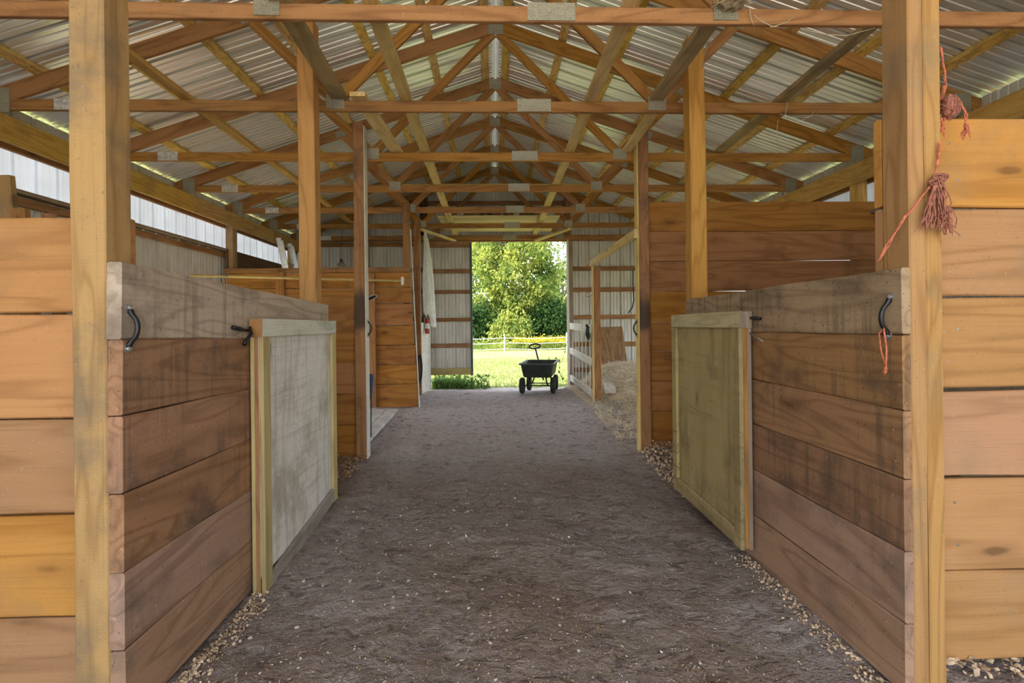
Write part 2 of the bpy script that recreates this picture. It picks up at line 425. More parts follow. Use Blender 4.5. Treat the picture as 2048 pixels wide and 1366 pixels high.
M_bark = plain('grey_bark', (0.20, 0.165, 0.13), 0.9, 0, 0.35, 6, 0.5)
M_shav = plain('wood_shavings', (0.60, 0.47, 0.33), 0.9, 0, 0.35, 30)
M_shavb = plain('brown_shavings', (0.34, 0.22, 0.11), 0.9, 0, 0.4, 30)
M_chip = plain('white_chips', (0.58, 0.55, 0.49), 0.9, 0, 0.3, 30)
M_straw = plain('straw_stalks', (0.76, 0.67, 0.50), 0.85, 0, 0.35, 6)
M_tape = plain('white_fence_tape', (0.75, 0.75, 0.75), 0.6, 0, 0.05, 10)

# dirt and lawn
def ground_mat(name, c1, c2, c3, sc, bstr, clump=0.0, lit_sand=None):
    m, t = newmat(name); g = NT(t)
    tc = g.n('ShaderNodeTexCoord'); v = tc.outputs['Object']
    a = g.noise(v, sc, 7, 0.65); b = g.noise(v, sc * 14, 5, 0.7); d = g.noise(v, sc * 0.35, 3)
    c = g.mix(g.ramp(a, 0.35, 0.68), c1, c2)
    c = g.mix(g.math('MULTIPLY', g.ramp(d, 0.42, 0.62), 0.6), c, c3)
    c = g.mix(g.math('MULTIPLY', g.ramp(b, 0.55, 0.75), 0.5), c, tuple(min(.7, x * 1.5) for x in c1))
    c = g.mix(g.math('MULTIPLY', g.ramp(b, 0.46, 0.28), 0.8), c, tuple(x * 0.40 for x in c2))
    h = b
    if lit_sand:
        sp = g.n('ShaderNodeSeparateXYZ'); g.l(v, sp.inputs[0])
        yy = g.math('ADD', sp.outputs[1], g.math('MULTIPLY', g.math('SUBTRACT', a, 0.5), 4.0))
        c = g.mix(g.ramp(yy, 3.6, 8.2, 0.0, 0.85), c, g.mix(g.ramp(b, 0.3, 0.7), tuple(x * 0.72 for x in lit_sand), lit_sand))  # sandy far floor made paler: doorway daylight painted into its colour
    if clump > 0:
        k = g.noise(g.mapv(v, (1.0, 1.35, 1.0)), sc * 5.5, 4, 0.62, 0.8)
        c = g.mix(g.math('MULTIPLY', g.ramp(k, 0.47, 0.34), clump), c, tuple(x * 0.42 for x in c2))
        f = g.noise(v, 120, 3, 0.6)
        c = g.mix(g.math('MULTIPLY', g.ramp(f, 0.60, 0.70), 0.55), c, (0.46, 0.39, 0.31))
        c = g.mix(g.math('MULTIPLY', g.ramp(f, 0.42, 0.33), 0.6), c, tuple(x * 0.35 for x in c2))
        h = g.math('ADD', g.math('MULTIPLY', k, 1.6), b)
    g.out(c, 0.95, h, bstr, 0.03, spec=0.1)
    return m
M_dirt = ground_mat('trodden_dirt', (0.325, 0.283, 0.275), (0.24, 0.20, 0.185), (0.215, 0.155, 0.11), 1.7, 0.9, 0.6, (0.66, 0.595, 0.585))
M_lawn = ground_mat('lawn', (0.22, 0.25, 0.088), (0.155, 0.19, 0.06), (0.28, 0.27, 0.13), 0.8, 0.3)

# ------------------------------------------------------------------ the ground: dirt floor, lawn outside
def sm(a, b, x):
    t = max(0.0, min(1.0, (x - a) / (b - a))); return t * t * (3 - 2 * t)
def fz(x, y):
    z = 0.055 + 0.13 * sm(5.6, 8.2, y) - 0.10 * sm(9.6, 11.0, y) - 0.06 * sm(0.8, -1.0, y)
    side = max(sm(0.9, 1.9, x), sm(0.7, 1.7, -x) * 0.55)
    z += side * 0.09 * sm(4.4, 6.0, y) * sm(11.3, 9.5, y)
    z += 0.07 * math.exp(-((x + 1.2) ** 2 / 0.05 + (y - 4.0) ** 2 / 0.9)) + 0.03 * math.exp(-((x - 1.55) ** 2 / 0.06 + (y - 2.7) ** 2 / 1.2))
    z += 0.14 * sm(1.6, 2.6, x) * sm(6.0, 7.4, y)
    return z
def fzn(x, y):
    p = Vector((x, y, 0.0))
    n = noise.fractal(p * 2.2, 1.0, 2.1, 3) * 0.020 + noise.fractal(p * 9 + Vector((3, 1, 7)), 0.9, 2.1, 3) * 0.0085
    n += abs(noise.noise(p * 4.5 + Vector((9, 2, 4)))) * 0.014
    return fz(x, y) + n
def grid_mesh(xs, ys, zf):
    nx, ny = len(xs), len(ys)
    v = [(x, y, zf(x, y)) for y in ys for x in xs]
    f = [(j * nx + i, j * nx + i + 1, (j + 1) * nx + i + 1, (j + 1) * nx + i) for j in range(ny - 1) for i in range(nx - 1)]
    return mesh_from('floor', v, f, True)
fx = list(np.arange(-4.2, -1.6, 0.13)) + list(np.arange(-1.6, 1.9, 0.028)) + list(np.arange(1.9, 4.35, 0.13))
fy = list(np.arange(-2.0, 1.5, 0.12)) + list(np.arange(1.5, 6.0, 0.028)) + list(np.arange(6.0, 11.25, 0.05))
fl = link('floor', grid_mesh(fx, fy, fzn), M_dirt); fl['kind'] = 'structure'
gx = list(np.linspace(-60, -8, 14)) + list(np.linspace(-6, 8, 15)) + list(np.linspace(12, 70, 14))
gy = list(np.linspace(-40, 8, 20)) + list(np.linspace(10, 40, 30)) + list(np.linspace(45, 110, 12))
lawn = link('ground', grid_mesh(gx, gy, lambda x, y: -0.06 + (0.02 * noise.noise(Vector((x * .3, y * .3, 0))) if y > 12 else -0.05 * (1 if y < 10.9 and abs(x) < 5 else 0))), M_lawn)
lawn['kind'] = 'structure'
M_bounce = ground_mat('bounce_gravel', (0.52, 0.48, 0.43), (0.42, 0.38, 0.33), (0.46, 0.41, 0.33), 1.2, 0.5)  # unseen pale gravel added behind the camera to bounce neutral light inside
bounce_yard = link('bounce_ground', grid_mesh(list(np.linspace(-14, 14, 15)), list(np.linspace(-24, -1.95, 12)), lambda x, y: -0.02), M_bounce)
bounce_yard['kind'] = 'structure'

# ------------------------------------------------------------------ roof: trusses, purlins, sheets
XC = 0.06
YT = [3.014 + 1.277 * k for k in range(7)]
SL = 0.336
def ztc(x): return 4.78 - SL * abs(x - XC)          # centre line of the top chord
ORD = ['first roof truss, nearest the camera, with the bird nest on its chord', 'second roof truss, between the two tall yellow posts and the nearest truss spacing',
       'third roof truss, its peak plate the highest one showing in full', 'fourth roof truss, just behind the peak of the third',
       'fifth roof truss, its chord crossing just above the stored sacks', 'sixth roof truss, carrying the front edge of the loft plywood',
       'seventh and last roof truss, tight over the far doorway']
ORD[1] = 'second roof truss, its chord crossing behind both tall yellow posts'
pl_cache = {}
def plate(parent, name, x, y, z, wx, wz, mat, rot=0.0):
    M = Matrix.Translation((x, y, z)) @ Matrix.Rotation(rot, 4, 'Y')
    key = (wx, wz)
    if key not in pl_cache:
        b = MB(); b.box((-wx/2, -0.0025, -wz/2), (wx/2, 0.0025, wz/2)); pl_cache[key] = mesh_from('plate', b.v, b.f)
    return link(name, pl_cache[key], mat, parent, M)
M_tagm = plain('lit_splice_plate', (0.62, 0.62, 0.60), 0.4, 0.4, 0.3, 30)  # paler copy of the gusset metal: light from the left in its colour
for k, Y in enumerate(YT):
    t = thing('roof_truss', ORD[k], 'truss', (XC, Y, 3.29), 'roof trusses')
    zc = 3.3375
    board('bottom_chord', (-4.12 + XC, Y, zc), (4.12 + XC, Y, zc), 0.092, 0.038, M_truss, t, rough=0.0015)
    for s in (-1, 1):
        board('top_chord', (XC + s * 4.45, Y, ztc(XC + s * 4.45)), (XC + s * 0.005, Y, ztc(XC + s * 0.005)), 0.138, 0.038, M_truss, t, rough=0.0015)
        board('web', (XC + s * 1.36, Y, 3.375), (XC + s * 0.03, Y, 4.70), 0.089, 0.036, M_truss, t, rough=0.001)
        board('web', (XC + s * 1.36, Y, 3.375), (XC + s * 2.06, Y, ztc(XC + s * 2.06) - 0.03), 0.089, 0.036, M_truss, t, rough=0.001)
        yf = Y - 0.0225
        plate(t, 'gusset_plate', XC + s * 1.36, yf, 3.368, 0.15, 0.12, M_gusset)
        plate(t, 'gusset_plate', XC + s * 4.06, yf, 3.37, 0.15, 0.20, M_gusset)
        plate(t, 'gusset_plate', XC + s * 2.06, yf, ztc(XC + s * 2.06) - 0.02, 0.15, 0.085, M_gusset, s * math.atan(SL))
    plate(t, 'gusset_plate', XC, yf, 4.745, 0.165, 0.135, M_gusset)
    plate(t, 'gusset_plate', XC + 0.305, yf, 3.347, 0.285, 0.105, M_gusset)
    plate(t, 'splice_plate', XC - 3.53, yf, 3.338, 0.21, 0.088, M_tagm)

ROOF_Y0, ROOF_Y1 = -3.20, 11.25
roof = struct('roof', (XC, 5, 3.4))
ang = math.atan(SL); cs = math.cos(ang)
for s in (-1, 1):
    for i in range(8):
        d = 0.13 + i * 0.605
        x = XC + s * d
        zc = ztc(x) + 0.069 / cs + 0.019
        for (a, b) in ((ROOF_Y0, 4.30), (4.30, 8.14), (8.14, ROOF_Y1)):
            board('purlin', (x, a, zc), (x, b - 0.004, zc), 0.089, 0.038, M_purlin, roof, up=(cs, 0, -s * SL * cs), rough=0.001)
def ribbed(name, parent, mat, M, width, z0, z1f, rib=0.2286, hgt=0.02, flip=1, z0f=None):
    """ribbed sheet in the local x-z plane: ribs run along z, raised along y"""
    us = [(0, 0)]; u = 0.0
    while u < width - 1e-4:
        for du, h in ((0.010, 0), (0.015, hgt), (0.045, hgt), (0.050, 0), (0.092, 0), (0.098, hgt*.3), (0.106, hgt*.3), (0.114, 0), (0.168, 0), (0.174, hgt*.3), (0.182, hgt*.3), (0.190, 0), (rib, 0)):
            if u + du <= width + 1e-6: us.append((u + du, h))
        u += rib
    if us[-1][0] < width - 1e-4: us.append((width, 0))
    v = []; f = []
    for (u, h) in us:
        a = z0 if z0f is None else z0f(u)
        v += [(u, h * flip, a), (u, h * flip, z1f(u))]
    for i in range(len(us) - 1):
        f.append((2*i, 2*i+2, 2*i+3, 2*i+1))
    # give the sheet thickness
    n = len(v)
    v += [(x, y + 0.0012, z) for x, y, z in v]
    f += [tuple(reversed([a + n for a in q])) for q in f]
    return link(name, mesh_from(name, v, f), mat, parent, M)
for s in (-1, 1):
    y = ROOF_Y0; slope_len = 4.40 / cs
    while y < ROOF_Y1 - 0.05:
        wd = min(0.9144, ROOF_Y1 - y)
        zx = Vector((-s * cs, 0, SL * cs))              # up the slope
        zr = ztc(XC + s * 4.40) + 0.069 / cs + 0.042
        o = Vector((XC + s * 4.40, y, zr))
        xx = Vector((0, 1, 0)); yy = zx.cross(xx)
        fl_ = 1 if yy.z > 0 else -1
        M = Matrix(((xx.x, yy.x, zx.x, o.x), (xx.y, yy.y, zx.y, o.y), (xx.z, yy.z, zx.z, o.z), (0, 0, 0, 1)))
        ribbed('roof_sheet', roof, M_roof, M, wd, 0.0, lambda u: slope_len - 0.05, flip=fl_, hgt=0.045)
        y += 0.9144
b = MB()
zt = ztc(XC) + 0.14
b.add([(XC - 0.16, ROOF_Y0, zt - 0.035), (XC, ROOF_Y0, zt + 0.02), (XC + 0.16, ROOF_Y0, zt - 0.035), (XC - 0.16, ROOF_Y1, zt - 0.035), (XC, ROOF_Y1, zt + 0.02), (XC + 0.16, ROOF_Y1, zt - 0.035)],
      [(0, 1, 4, 3), (1, 2, 5, 4)])
b.build('ridge_cap', M_roof, roof)

# lateral braces lying on the bottom chords
def brace(label, pts, wd, mat, zc=3.405, th=0.038):
    t = thing('lateral_brace', label, 'brace', (pts[0][0], pts[0][1], zc), 'braces on the truss chords')
    for (x0, y0), (x1, y1) in zip(pts[:-1], pts[1:]):
        board('brace_board', (x0, y0, zc), (x1, y1, zc), wd, th, mat, t, up=(1, 0, 0), rough=0.0015)
    return t
brace('pale brace board along the truss chords, left of the ridge', [(-0.70, 2.9), (-0.74, 6.95), (-0.78, 10.75)], 0.10, M_lightb)
brace('pale brace board along the truss chords, right of the ridge', [(0.84, 2.9), (0.875, 6.95), (0.90, 10.75)], 0.10, M_lightb)
brace('brown brace board high on the left, nearest the left eave', [(-2.50, 1.6), (-2.55, 6.9), (-2.62, 9.6)], 0.089, M_header)
brace('cobwebbed brace board high on the right, nearest the right eave', [(2.42, 1.6), (2.55, 5.7), (2.62, 9.6)], 0.10, M_dusty)
brace('dusty grey brace board above the tall left post, from the first truss to the second', [(-1.22, 2.9), (-1.27, 4.36)], 0.13, M_dusty)
brace('wide pale brace board from second truss to third, above the brown left post', [(-1.10, 4.2), (-1.04, 5.62)], 0.13, M_lightb)
brace('short cobwebbed brace from the first truss to the tall right post', [(1.40, 2.85), (1.41, 4.26)], 0.12, M_dusty)
brace('short pale brace at the head of the right aisle post, past the second truss', [(1.46, 4.29), (1.50, 5.62)], 0.10, M_lightb)
for s, lab in ((-1, 'yellow diagonal brace under the last trusses, left of the doorway'), (1, 'yellow diagonal brace under the last trusses, right of the doorway')):
    o = board('diagonal_brace', (XC + s * 1.38, 9.36, 3.27), (XC + s * 0.86, 10.66, 3.27), 0.085, 0.036, M_lightb, up=(1, 0, 0))
    tag(o, lab, 'brace')
o = board('tie_board', (-1.75, 9.38, 4.06), (1.85, 9.38, 4.06), 0.10, 0.036, M_lightb); tag(o, 'yellow tie board across the sixth truss, below its peak', 'brace')

# ------------------------------------------------------------------ walls
WL, WR, WB = -4.20, 4.30, 10.93
def zroof(x): return ztc(x) + 0.13 + max(0.0, 0.03 - 0.2 * abs(x - XC))
# far gable wall, wall_back, with the doorway
wb = struct('wall_back', (0, WB, 0))
DX0, DX1, DZ = -1.40, 1.60, 3.285
def back_sheet(x0, x1, z0):
    M = Matrix.Translation((x0, WB, 0))
    ribbed('siding_sheet', wb, M_siding, M, x1 - x0, z0, lambda u: zroof(x0 + u), flip=1, hgt=0.032)
xs = WL
for (a, b_, z0) in ((WL, DX0, 0.0), (DX0, DX1, DZ), (DX1, WR, 0.0)):
    x = a
    while x < b_ - 0.02:
        x1 = min(x + 0.9144, b_); back_sheet(x, x1, z0); x = x1
for z in (2.69, 2.235, 1.64, 1.05, 0.50):
    for (a, b_) in ((WL, DX0 - 0.02), (DX1 + 0.14, WR)):
        board('girt', (a, WB - 0.025, z), (b_, WB - 0.025, z), 0.095, 0.038, M_girt, wb)
board('girt', (WL, WB - 0.025, 3.345), (-1.6, WB - 0.025, 3.345), 0.10, 0.038, M_girt, wb)
board('girt', (WL, WB - 0.025, 3.235), (-1.6, WB - 0.025, 3.235), 0.085, 0.038, M_girt, wb)
board('girt', (1.72, WB - 0.025, 3.345), (WR, WB - 0.025, 3.345), 0.10, 0.038, M_girt, wb)
board('girt', (-2.2, WB - 0.025, 4.12), (2.3, WB - 0.025, 4.12), 0.095, 0.038, M_girt, wb)
board('door_header', (-1.6, WB - 0.045, 3.335), (1.72, WB - 0.045, 3.335), 0.10, 0.05, M_girt, wb)
board('wall_post', (-1.47, WB - 0.075, 3.42), (-1.47, WB - 0.075, 4.30), 0.14, 0.10, M_plydark, wb, up=(1, 0, 0))
board('wall_post', (1.62, WB - 0.075, 3.42), (1.62, WB - 0.075, 4.20), 0.12, 0.10, M_girt, wb, up=(1, 0, 0))
board('wall_post', (-2.70, WB - 0.11, 0.1), (-2.70, WB - 0.11, 3.9), 0.14, 0.12, M_greyb, wb, up=(1, 0, 0))
board('door_jamb', (-1.44, WB - 0.06, 0.02), (-1.44, WB - 0.06, 3.285), 0.10, 0.12, M_greyb, wb, up=(1, 0, 0))
board('door_jamb', (1.66, WB - 0.06, 0.05), (1.66, WB - 0.06, 3.285), 0.13, 0.12, M_greyb, wb, up=(1, 0, 0))
board('jamb_trim', (1.615, WB - 0.128, 0.06), (1.615, WB - 0.128, 3.34), 0.03, 0.012, M_white, wb, up=(1, 0, 0))
# sliding door hung outside
d1 = struct('door_1', (-1.3, WB + 0.10, 0.4))
dY = WB + 0.10
x = -2.45
while x < -0.475 - 0.02:
    x1 = min(x + 0.9144, -0.475)
    ribbed('siding_sheet', d1, M_siding, Matrix.Translation((x, dY, 0)), x1 - x, 0.42, lambda u: 3.36, flip=1, hgt=0.030); x = x1
for z, hh in ((3.25, 0.13), (2.668, 0.09), (2.22, 0.08), (1.615, 0.08), (1.052, 0.095)):
    board('rail', (-2.45, dY - 0.022, z), (-0.49, dY - 0.022, z), hh, 0.036, M_girt, d1)
board('bottom_rail', (-2.45, dY - 0.024, 0.49), (-0.49, dY - 0.024, 0.49), 0.145, 0.04, M_treat, d1)
board('edge_trim', (-0.475, dY - 0.015, 0.40), (-0.475, dY - 0.015, 3.38), 0.045, 0.06, M_green, d1, up=(1, 0, 0), rough=0)
board('door_track', (-2.6, dY - 0.03, 3.43), (1.75, dY - 0.03, 3.43), 0.06, 0.05, M_green, wb, rough=0)

# side walls
def side_wall(name, X, s, oy0, oy1, oz):
    """ribbed wall with a translucent strip under the eave and an added, unseen daylight opening oy0..oy1, up to oz"""
    wl = struct(name, (X, 5, 0))
    zx = Vector((0, 0, 1)); xx = Vector((0, 1, 0)); yy = zx.cross(xx)
    fl_ = 1 if yy.x * s > 0 else -1
    def sheet(nm, mat, y0, y1, z0, z1):
        y = y0
        while y < y1 - 0.02:
            wd = min(0.9144, y1 - y)
            M = Matrix(((xx.x, yy.x, zx.x, X), (xx.y, yy.y, zx.y, y), (xx.z, yy.z, zx.z, 0), (0, 0, 0, 1)))
            ribbed(nm, wl, mat, M, wd, z0, lambda u: z1, flip=fl_, hgt=0.018)
            y += wd
    ms = M_siding if s < 0 else M_sidingw
    sheet('siding_sheet', ms, -3.0, oy0, 0.0, 2.70)
    sheet('siding_sheet', ms, oy0, oy1, oz, 2.70)
    sheet('siding_sheet', ms, oy1, WB, 0.0, 2.70)
    sheet('skylight_sheet', M_skylight, -3.0, WB, 2.70, 3.26)
    sheet('siding_sheet', ms, -3.0, WB, 3.26, 3.44)
    i = X - s * 0.20                                  # inner face of the header line
    for (a, b_) in ((-3.0, 3.4), (3.4, 6.9), (6.9, WB - 0.05)):
        board('header', (i, a, 3.152), (i, b_ - 0.005, 3.152), 0.222, 0.04, M_header, wl)
        board('header', (X - s * 0.045, a, 3.14), (X - s * 0.045, b_ - 0.005, 3.14), 0.20, 0.04, M_girt, wl)
        board('girt', (X - s * 0.045, a, 2.70), (X - s * 0.045, b_ - 0.005, 2.70), 0.038, 0.09, M_greyb, wl)
        board('girt', (X - s * 0.028, a, 2.625), (X - s * 0.028, b_ - 0.005, 2.625), 0.075, 0.04, M_girt, wl)
    for (a, b_) in ((-3.0, oy0), (oy1, WB - 0.05)):
        for z in (1.9, 1.2, 0.5):
            board('girt', (X - s * 0.03, a, z), (X - s * 0.03, b_ - 0.005, z), 0.09, 0.038, M_girt, wl)
    for y in (0.45, 3.05, 5.62, 8.05, 10.4):
        board('wall_post', (X - s * 0.12, y, 0.0), (X - s * 0.12, y, 3.24), 0.14, 0.11, M_postw if s < 0 else M_header, wl, up=(0, 1, 0))
    return wl
wlL = side_wall('wall_left', WL, -1, 5.75, 7.75, 1.95)  # openings in both side walls are unseen, added to daylight the rear
wlR = side_wall('wall_right', WR, 1, 5.75, 10.2, 2.45)

# ------------------------------------------------------------------ posts
def post(label, cx, cy, z0, z1, wx, wy, mat, name='barn_post', lean=(0, 0)):
    t = thing(name, label, 'post', (cx, cy, z0))
    board('timber', (cx, cy, z0), (cx + lean[0], cy + lean[1], z1), wx, wy, mat, t, up=(1, 0, 0), rough=0.0025)
    return t
P1 = post('thick weathered yellow post at the near end of the left stall wall', -1.427, 1.90, 0.0, 4.15, 0.122, 0.132, M_postw)
R1 = thing('barn_post', 'thick yellow post at the near end of the right stall wall, tied with orange twine', 'post', (1.624, 1.90, 0.0))
board('timber', (1.592, 1.90, 0.0), (1.592, 1.90, 4.1), 0.061, 0.130, M_post, R1, up=(1, 0, 0), rough=0.002)
board('timber', (1.6555, 1.902, 0.0), (1.6555, 1.902, 4.1), 0.064, 0.136, M_post, R1, up=(1, 0, 0), rough=0.002)
P2 = post('tall orange-yellow post behind the far end of the left stall wall', -1.422, 3.99, 0.05, 3.85, 0.125, 0.13, M_posto)
R2 = post('tall orange-yellow post behind the far end of the right stall wall', 1.642, 3.99, 0.05, 3.755, 0.128, 0.13, M_posto, lean=(-0.02, 0))
P3 = post('brown post in the left aisle with a pale lit edge and a black pull handle', -1.412, 5.46, 0.0, 3.66, 0.108, 0.13, M_postp)
R3 = post('brown post in the right aisle with a charred dark patch and black pull handle', 1.635, 5.46, 0.0, 3.585, 0.112, 0.13, M_postp)
P4 = post('slim brown post at the aisle end of the tall left stall partition', -1.36, 8.05, 0.1, 3.44, 0.10, 0.09, M_postd)
P5 = post('slim brown post beside the hanging white cloth', -1.385, 9.335, 0.12, 3.43, 0.11, 0.10, M_postd)
R4 = post('orange post at the near end of the white slatted gate', 1.655, 8.02, 0.12, 2.39, 0.10, 0.10, M_postd)
o = board('timber', (1.59, 8.02 - 0.0, 0.12), (1.59, 8.02, 2.40), 0.09, 0.022, M_lightb, R4, up=(0, 1, 0), rough=0.001)
board('edge_strip', (-1.352, 5.46, 0.05), (-1.352, 5.46, 3.62), 0.12, 0.012, M_whitew, P3, up=(0, 1, 0), rough=0.001)
board('edge_strip', (1.573, 5.46, 0.1), (1.573, 5.46, 3.55), 0.12, 0.012, M_lightb, R3, up=(0, 1, 0), rough=0.001)
o = board('top_rail', (1.545, 5.40, 2.46), (1.57, 8.06, 2.455), 0.10, 0.04, M_lightb, rough=0.0015); tag(o, 'pale rail running from the right aisle post to the gate post', 'rail')

# ------------------------------------------------------------------ stall walls
def handle_mesh(p0, p1, out, side, r=0.0085):
    """S-bow pull: two bolt pads and a bow standing off the wood"""
    p0, p1, out, side = Vector(p0), Vector(p1), Vector(out), Vector(side)
    L = (p1 - p0); m = MB()
    pts = []; 
    for k, (a, o_, s_) in enumerate(((0.02, .006, 0), (0.10, .010, 0), (0.18, .018, .0), (0.28, .030, .0), (0.40, .036, .0), (0.50, .037, .0), (0.60, .036, .0), (0.72, .030, .0), (0.82, .018, .0), (0.90, .010, 0), (0.98, .006, 0))):
        pts.append(p0 + L * a + out * o_ + side * s_)
    m.tube(pts, [r * x for x in (1.3, 1.25, 1, 1, 1, 1.05, 1, 1, 1, 1.25, 1.3)], 8)
    return m
def pull_handle(parent, p0, p1, out, side):
    h = handle_mesh(p0, p1, out, side).build('handle', M_black, parent, smooth=True)
    h['label'] = 'black iron pull handle'
    out = Vector(out)
    for p in (p0, p1):
        mb = MB(); z = out; x = Vector((0, 0, 1)); y = z.cross(x)
        M = Matrix(((x.x, y.x, z.x, p[0]), (x.y, y.y, z.y, p[1]), (x.z, y.z, z.z, p[2]), (0, 0, 0, 1)))
        mb.lathe([(0.017, 0.0), (0.017, 0.005), (0.011, 0.006), (0.011, 0.014), (0.006, 0.017)], 10, M)
        mb.build('bolt', M_steel, h)
def plank_row(parent, a, b, seams, t, mats, face_axis, drop=0.0, gaps=None, rough=0.003, ends=None):
    """planks stacked between seams (top first) from plan point a to b"""
    n = len(seams) - 1
    for i in range(n):
        z1, z0 = seams[i], seams[i + 1]
        g = 0.0035 if gaps is None else gaps[i]
        h = z1 - z0 - g; zc = (z1 + z0) / 2 - 0.0
        fr = 1 - i / n
        off = random.uniform(-0.003, 0.003)
        ax = Vector((a[0], a[1], zc)); bx = Vector((b[0], b[1], zc - drop * fr))
        if ends: bx.x += ends[i]
        n_ = Vector((-(b[1] - a[1]), b[0] - a[0], 0)).normalized() * off
        board('plank', ax + n_, bx + n_, h, t, mats[i] if isinstance(mats, list) else mats, parent, rough=rough)

# left aisle wall
LW = thing('stall_wall', 'left aisle wall of worn brown planks with a grey scuffed top board', 'stall wall', (-1.341, 1.84, 0.08))
plank_row(LW, (-1.341, 1.836), (-1.341, 4.07), [1.729, 1.453, 1.179, 0.902, 0.625, 0.351, 0.075], 0.052, [M_plankg, M_plank, M_plank, M_plank, M_plankd, M_plankd], 'x', drop=0.062)
e0 = atX(256, 616, -1.315); e1 = atX(253, 697, -1.315)
pull_handle(LW, (-1.315, e0.y, e0.z), (-1.315, e1.y, e1.z), (1, 0, 0), (0, 0, 0))
RW = thing('stall_wall', 'right aisle wall of dark streaked brown planks with frayed tan top', 'stall wall', (1.55, 1.84, 0.08))
plank_row(RW, (1.5465, 1.836), (1.5465, 3.95), [1.688, 1.433, 1.152, 0.89, 0.619, 0.348, 0.078], 0.034, [M_plankt, M_plankr, M_plankr, M_plankr, M_plankd, M_plankd], 'x', drop=0.012)
e0 = atX(1783, 594, 1.53); e1 = atX(1778, 672, 1.53)
pull_handle(RW, (1.53, e0.y, e0.z), (1.53, e1.y, e1.z), (-1, 0, 0), (0, 0, 0))
HR0, HR1 = e0, e1
def nail_heads(parent, pts, out):
    m = MB(); z = Vector(out); x = Vector((0, 0, 1)); y = z.cross(x)
    for p in pts:
        M = Matrix(((x.x, y.x, z.x, p[0]), (x.y, y.y, z.y, p[1]), (x.z, y.z, z.z, p[2]), (0, 0, 0, 1)))
        m.lathe([(.0048, -.002), (.0048, .0016), (.003, .0024)], 8, M)
    o = m.build('nail_heads', M_steel, parent); o['kind'] = 'stuff'
Rn = random.Random(88)
for par, X, out, sms in ((LW, -1.315, (1, 0, 0), [1.729, 1.453, 1.179, 0.902, 0.625, 0.351, 0.075]), (RW, 1.5295, (-1, 0, 0), [1.688, 1.433, 1.152, 0.89, 0.619, 0.348, 0.078])):
    pts = []
    for z1, z0 in zip(sms[:-1], sms[1:]):
        for yy in (1.90, 2.62):
            for f in (.2, .8): pts.append((X, yy + Rn.uniform(-.03, .03), z0 + (z1 - z0) * f + Rn.uniform(-.02, .02)))
    nail_heads(par, pts, out)
# boards facing the camera beside the near posts
LF = thing('stall_wall', 'wide orange pine boards facing forward, left of the thick left post', 'stall wall', (-2.8, 1.99, 0))
plank_row(LF, (-4.15, 1.99), (-1.385, 1.99), [1.913, 1.549, 1.153, 0.787, 0.399, 0.02], 0.04, [M_pine, M_pine, M_pinep, M_pine, M_pinep], 'y', gaps=[0.004, 0.004, 0.012, 0.006, 0.004], rough=0.004)
RF = thing('stall_wall', 'wide tan pine boards facing forward, right of the twine-tied post', 'stall wall', (2.9, 1.99, 0))
plank_row(RF, (1.562, 1.99), (4.2, 1.99), [2.302, 1.941, 1.574, 1.211, 0.844, 0.473, 0.11], 0.036, [M_pine, M_pinep, M_pinep, M_pinep, M_pinep, M_pinep], 'y', gaps=[0.004, 0.016, 0.004, 0.022, 0.003, 0.004], rough=0.004)
nail_heads(RF, [(1.86 + Rn.uniform(-.03, .03), 1.972, z) for z in (2.2, 2.05, 1.83, 1.68, 1.45, 1.32, 1.1, .95, .75, .58, .38, .2)], (0, -1, 0))
# cross partitions
RP = thing('stall_partition', 'tall dark pine partition right of the charred post, nine boards high', 'partition', (2.9, 5.5, 0))
plank_row(RP, (1.70, 5.50), (4.275, 5.50), [2.822, 2.495, 2.168, 1.835, 1.50, 1.175, 0.850, 0.524, 0.20, 0.0], 0.038, M_pined, 'y', gaps=[0.004, 0.003, 0.003, 0.003, 0.003, 0.003, 0.003, 0.003, 0.003], rough=0.001)
LP3 = thing('stall_partition', 'low brown plank partition joining the left aisle post', 'partition', (-2.8, 5.5, 0))
plank_row(LP3, (-4.15, 5.50), (-1.462, 5.50), [1.81, 1.456, 1.106, 0.768, 0.43, 0.08], 0.038, M_pined, 'y', rough=0.002)
LP4 = thing('stall_partition', 'tall pine partition on the left with a slanting aisle edge and a clothes pole', 'partition', (-2.8, 7.96, 0.15))
sm4 = [1.487 + (z - 1.487) * 0.979 for z in (2.43, 2.347, 2.107, 1.851, 1.499, 1.187, 0.875, 0.563, 0.195)]
en = [0, 0.004, 0.018, 0.030, 0.046, 0.064, 0.082, 0.100]
plank_row(LP4, (-4.15, 7.96), (-1.292, 7.96), sm4, 0.038, [M_postd] + [M_pined] * 7, 'y', gaps=[0.003, 0.006, 0.010, 0.012, 0.009, 0.005, 0.008, 0.004], rough=0.002, ends=en)
board('batten', (-1.88, 7.92, 0.2), (-1.88, 7.92, 2.30), 0.10, 0.045, M_postd, LP4, up=(1, 0, 0))
board('batten', (-3.28, 7.92, 0.2), (-3.28, 7.92, 2.34), 0.13, 0.04, M_pined, LP4, up=(1, 0, 0))
board('lit_end_strip', (-1.172, 7.96, 0.22), (-1.282, 7.96, 3.0), 0.045, 0.012, M_whitew, LP4, up=(0, 1, 0), rough=0.001)  # white strip carries the doorway light on the board ends

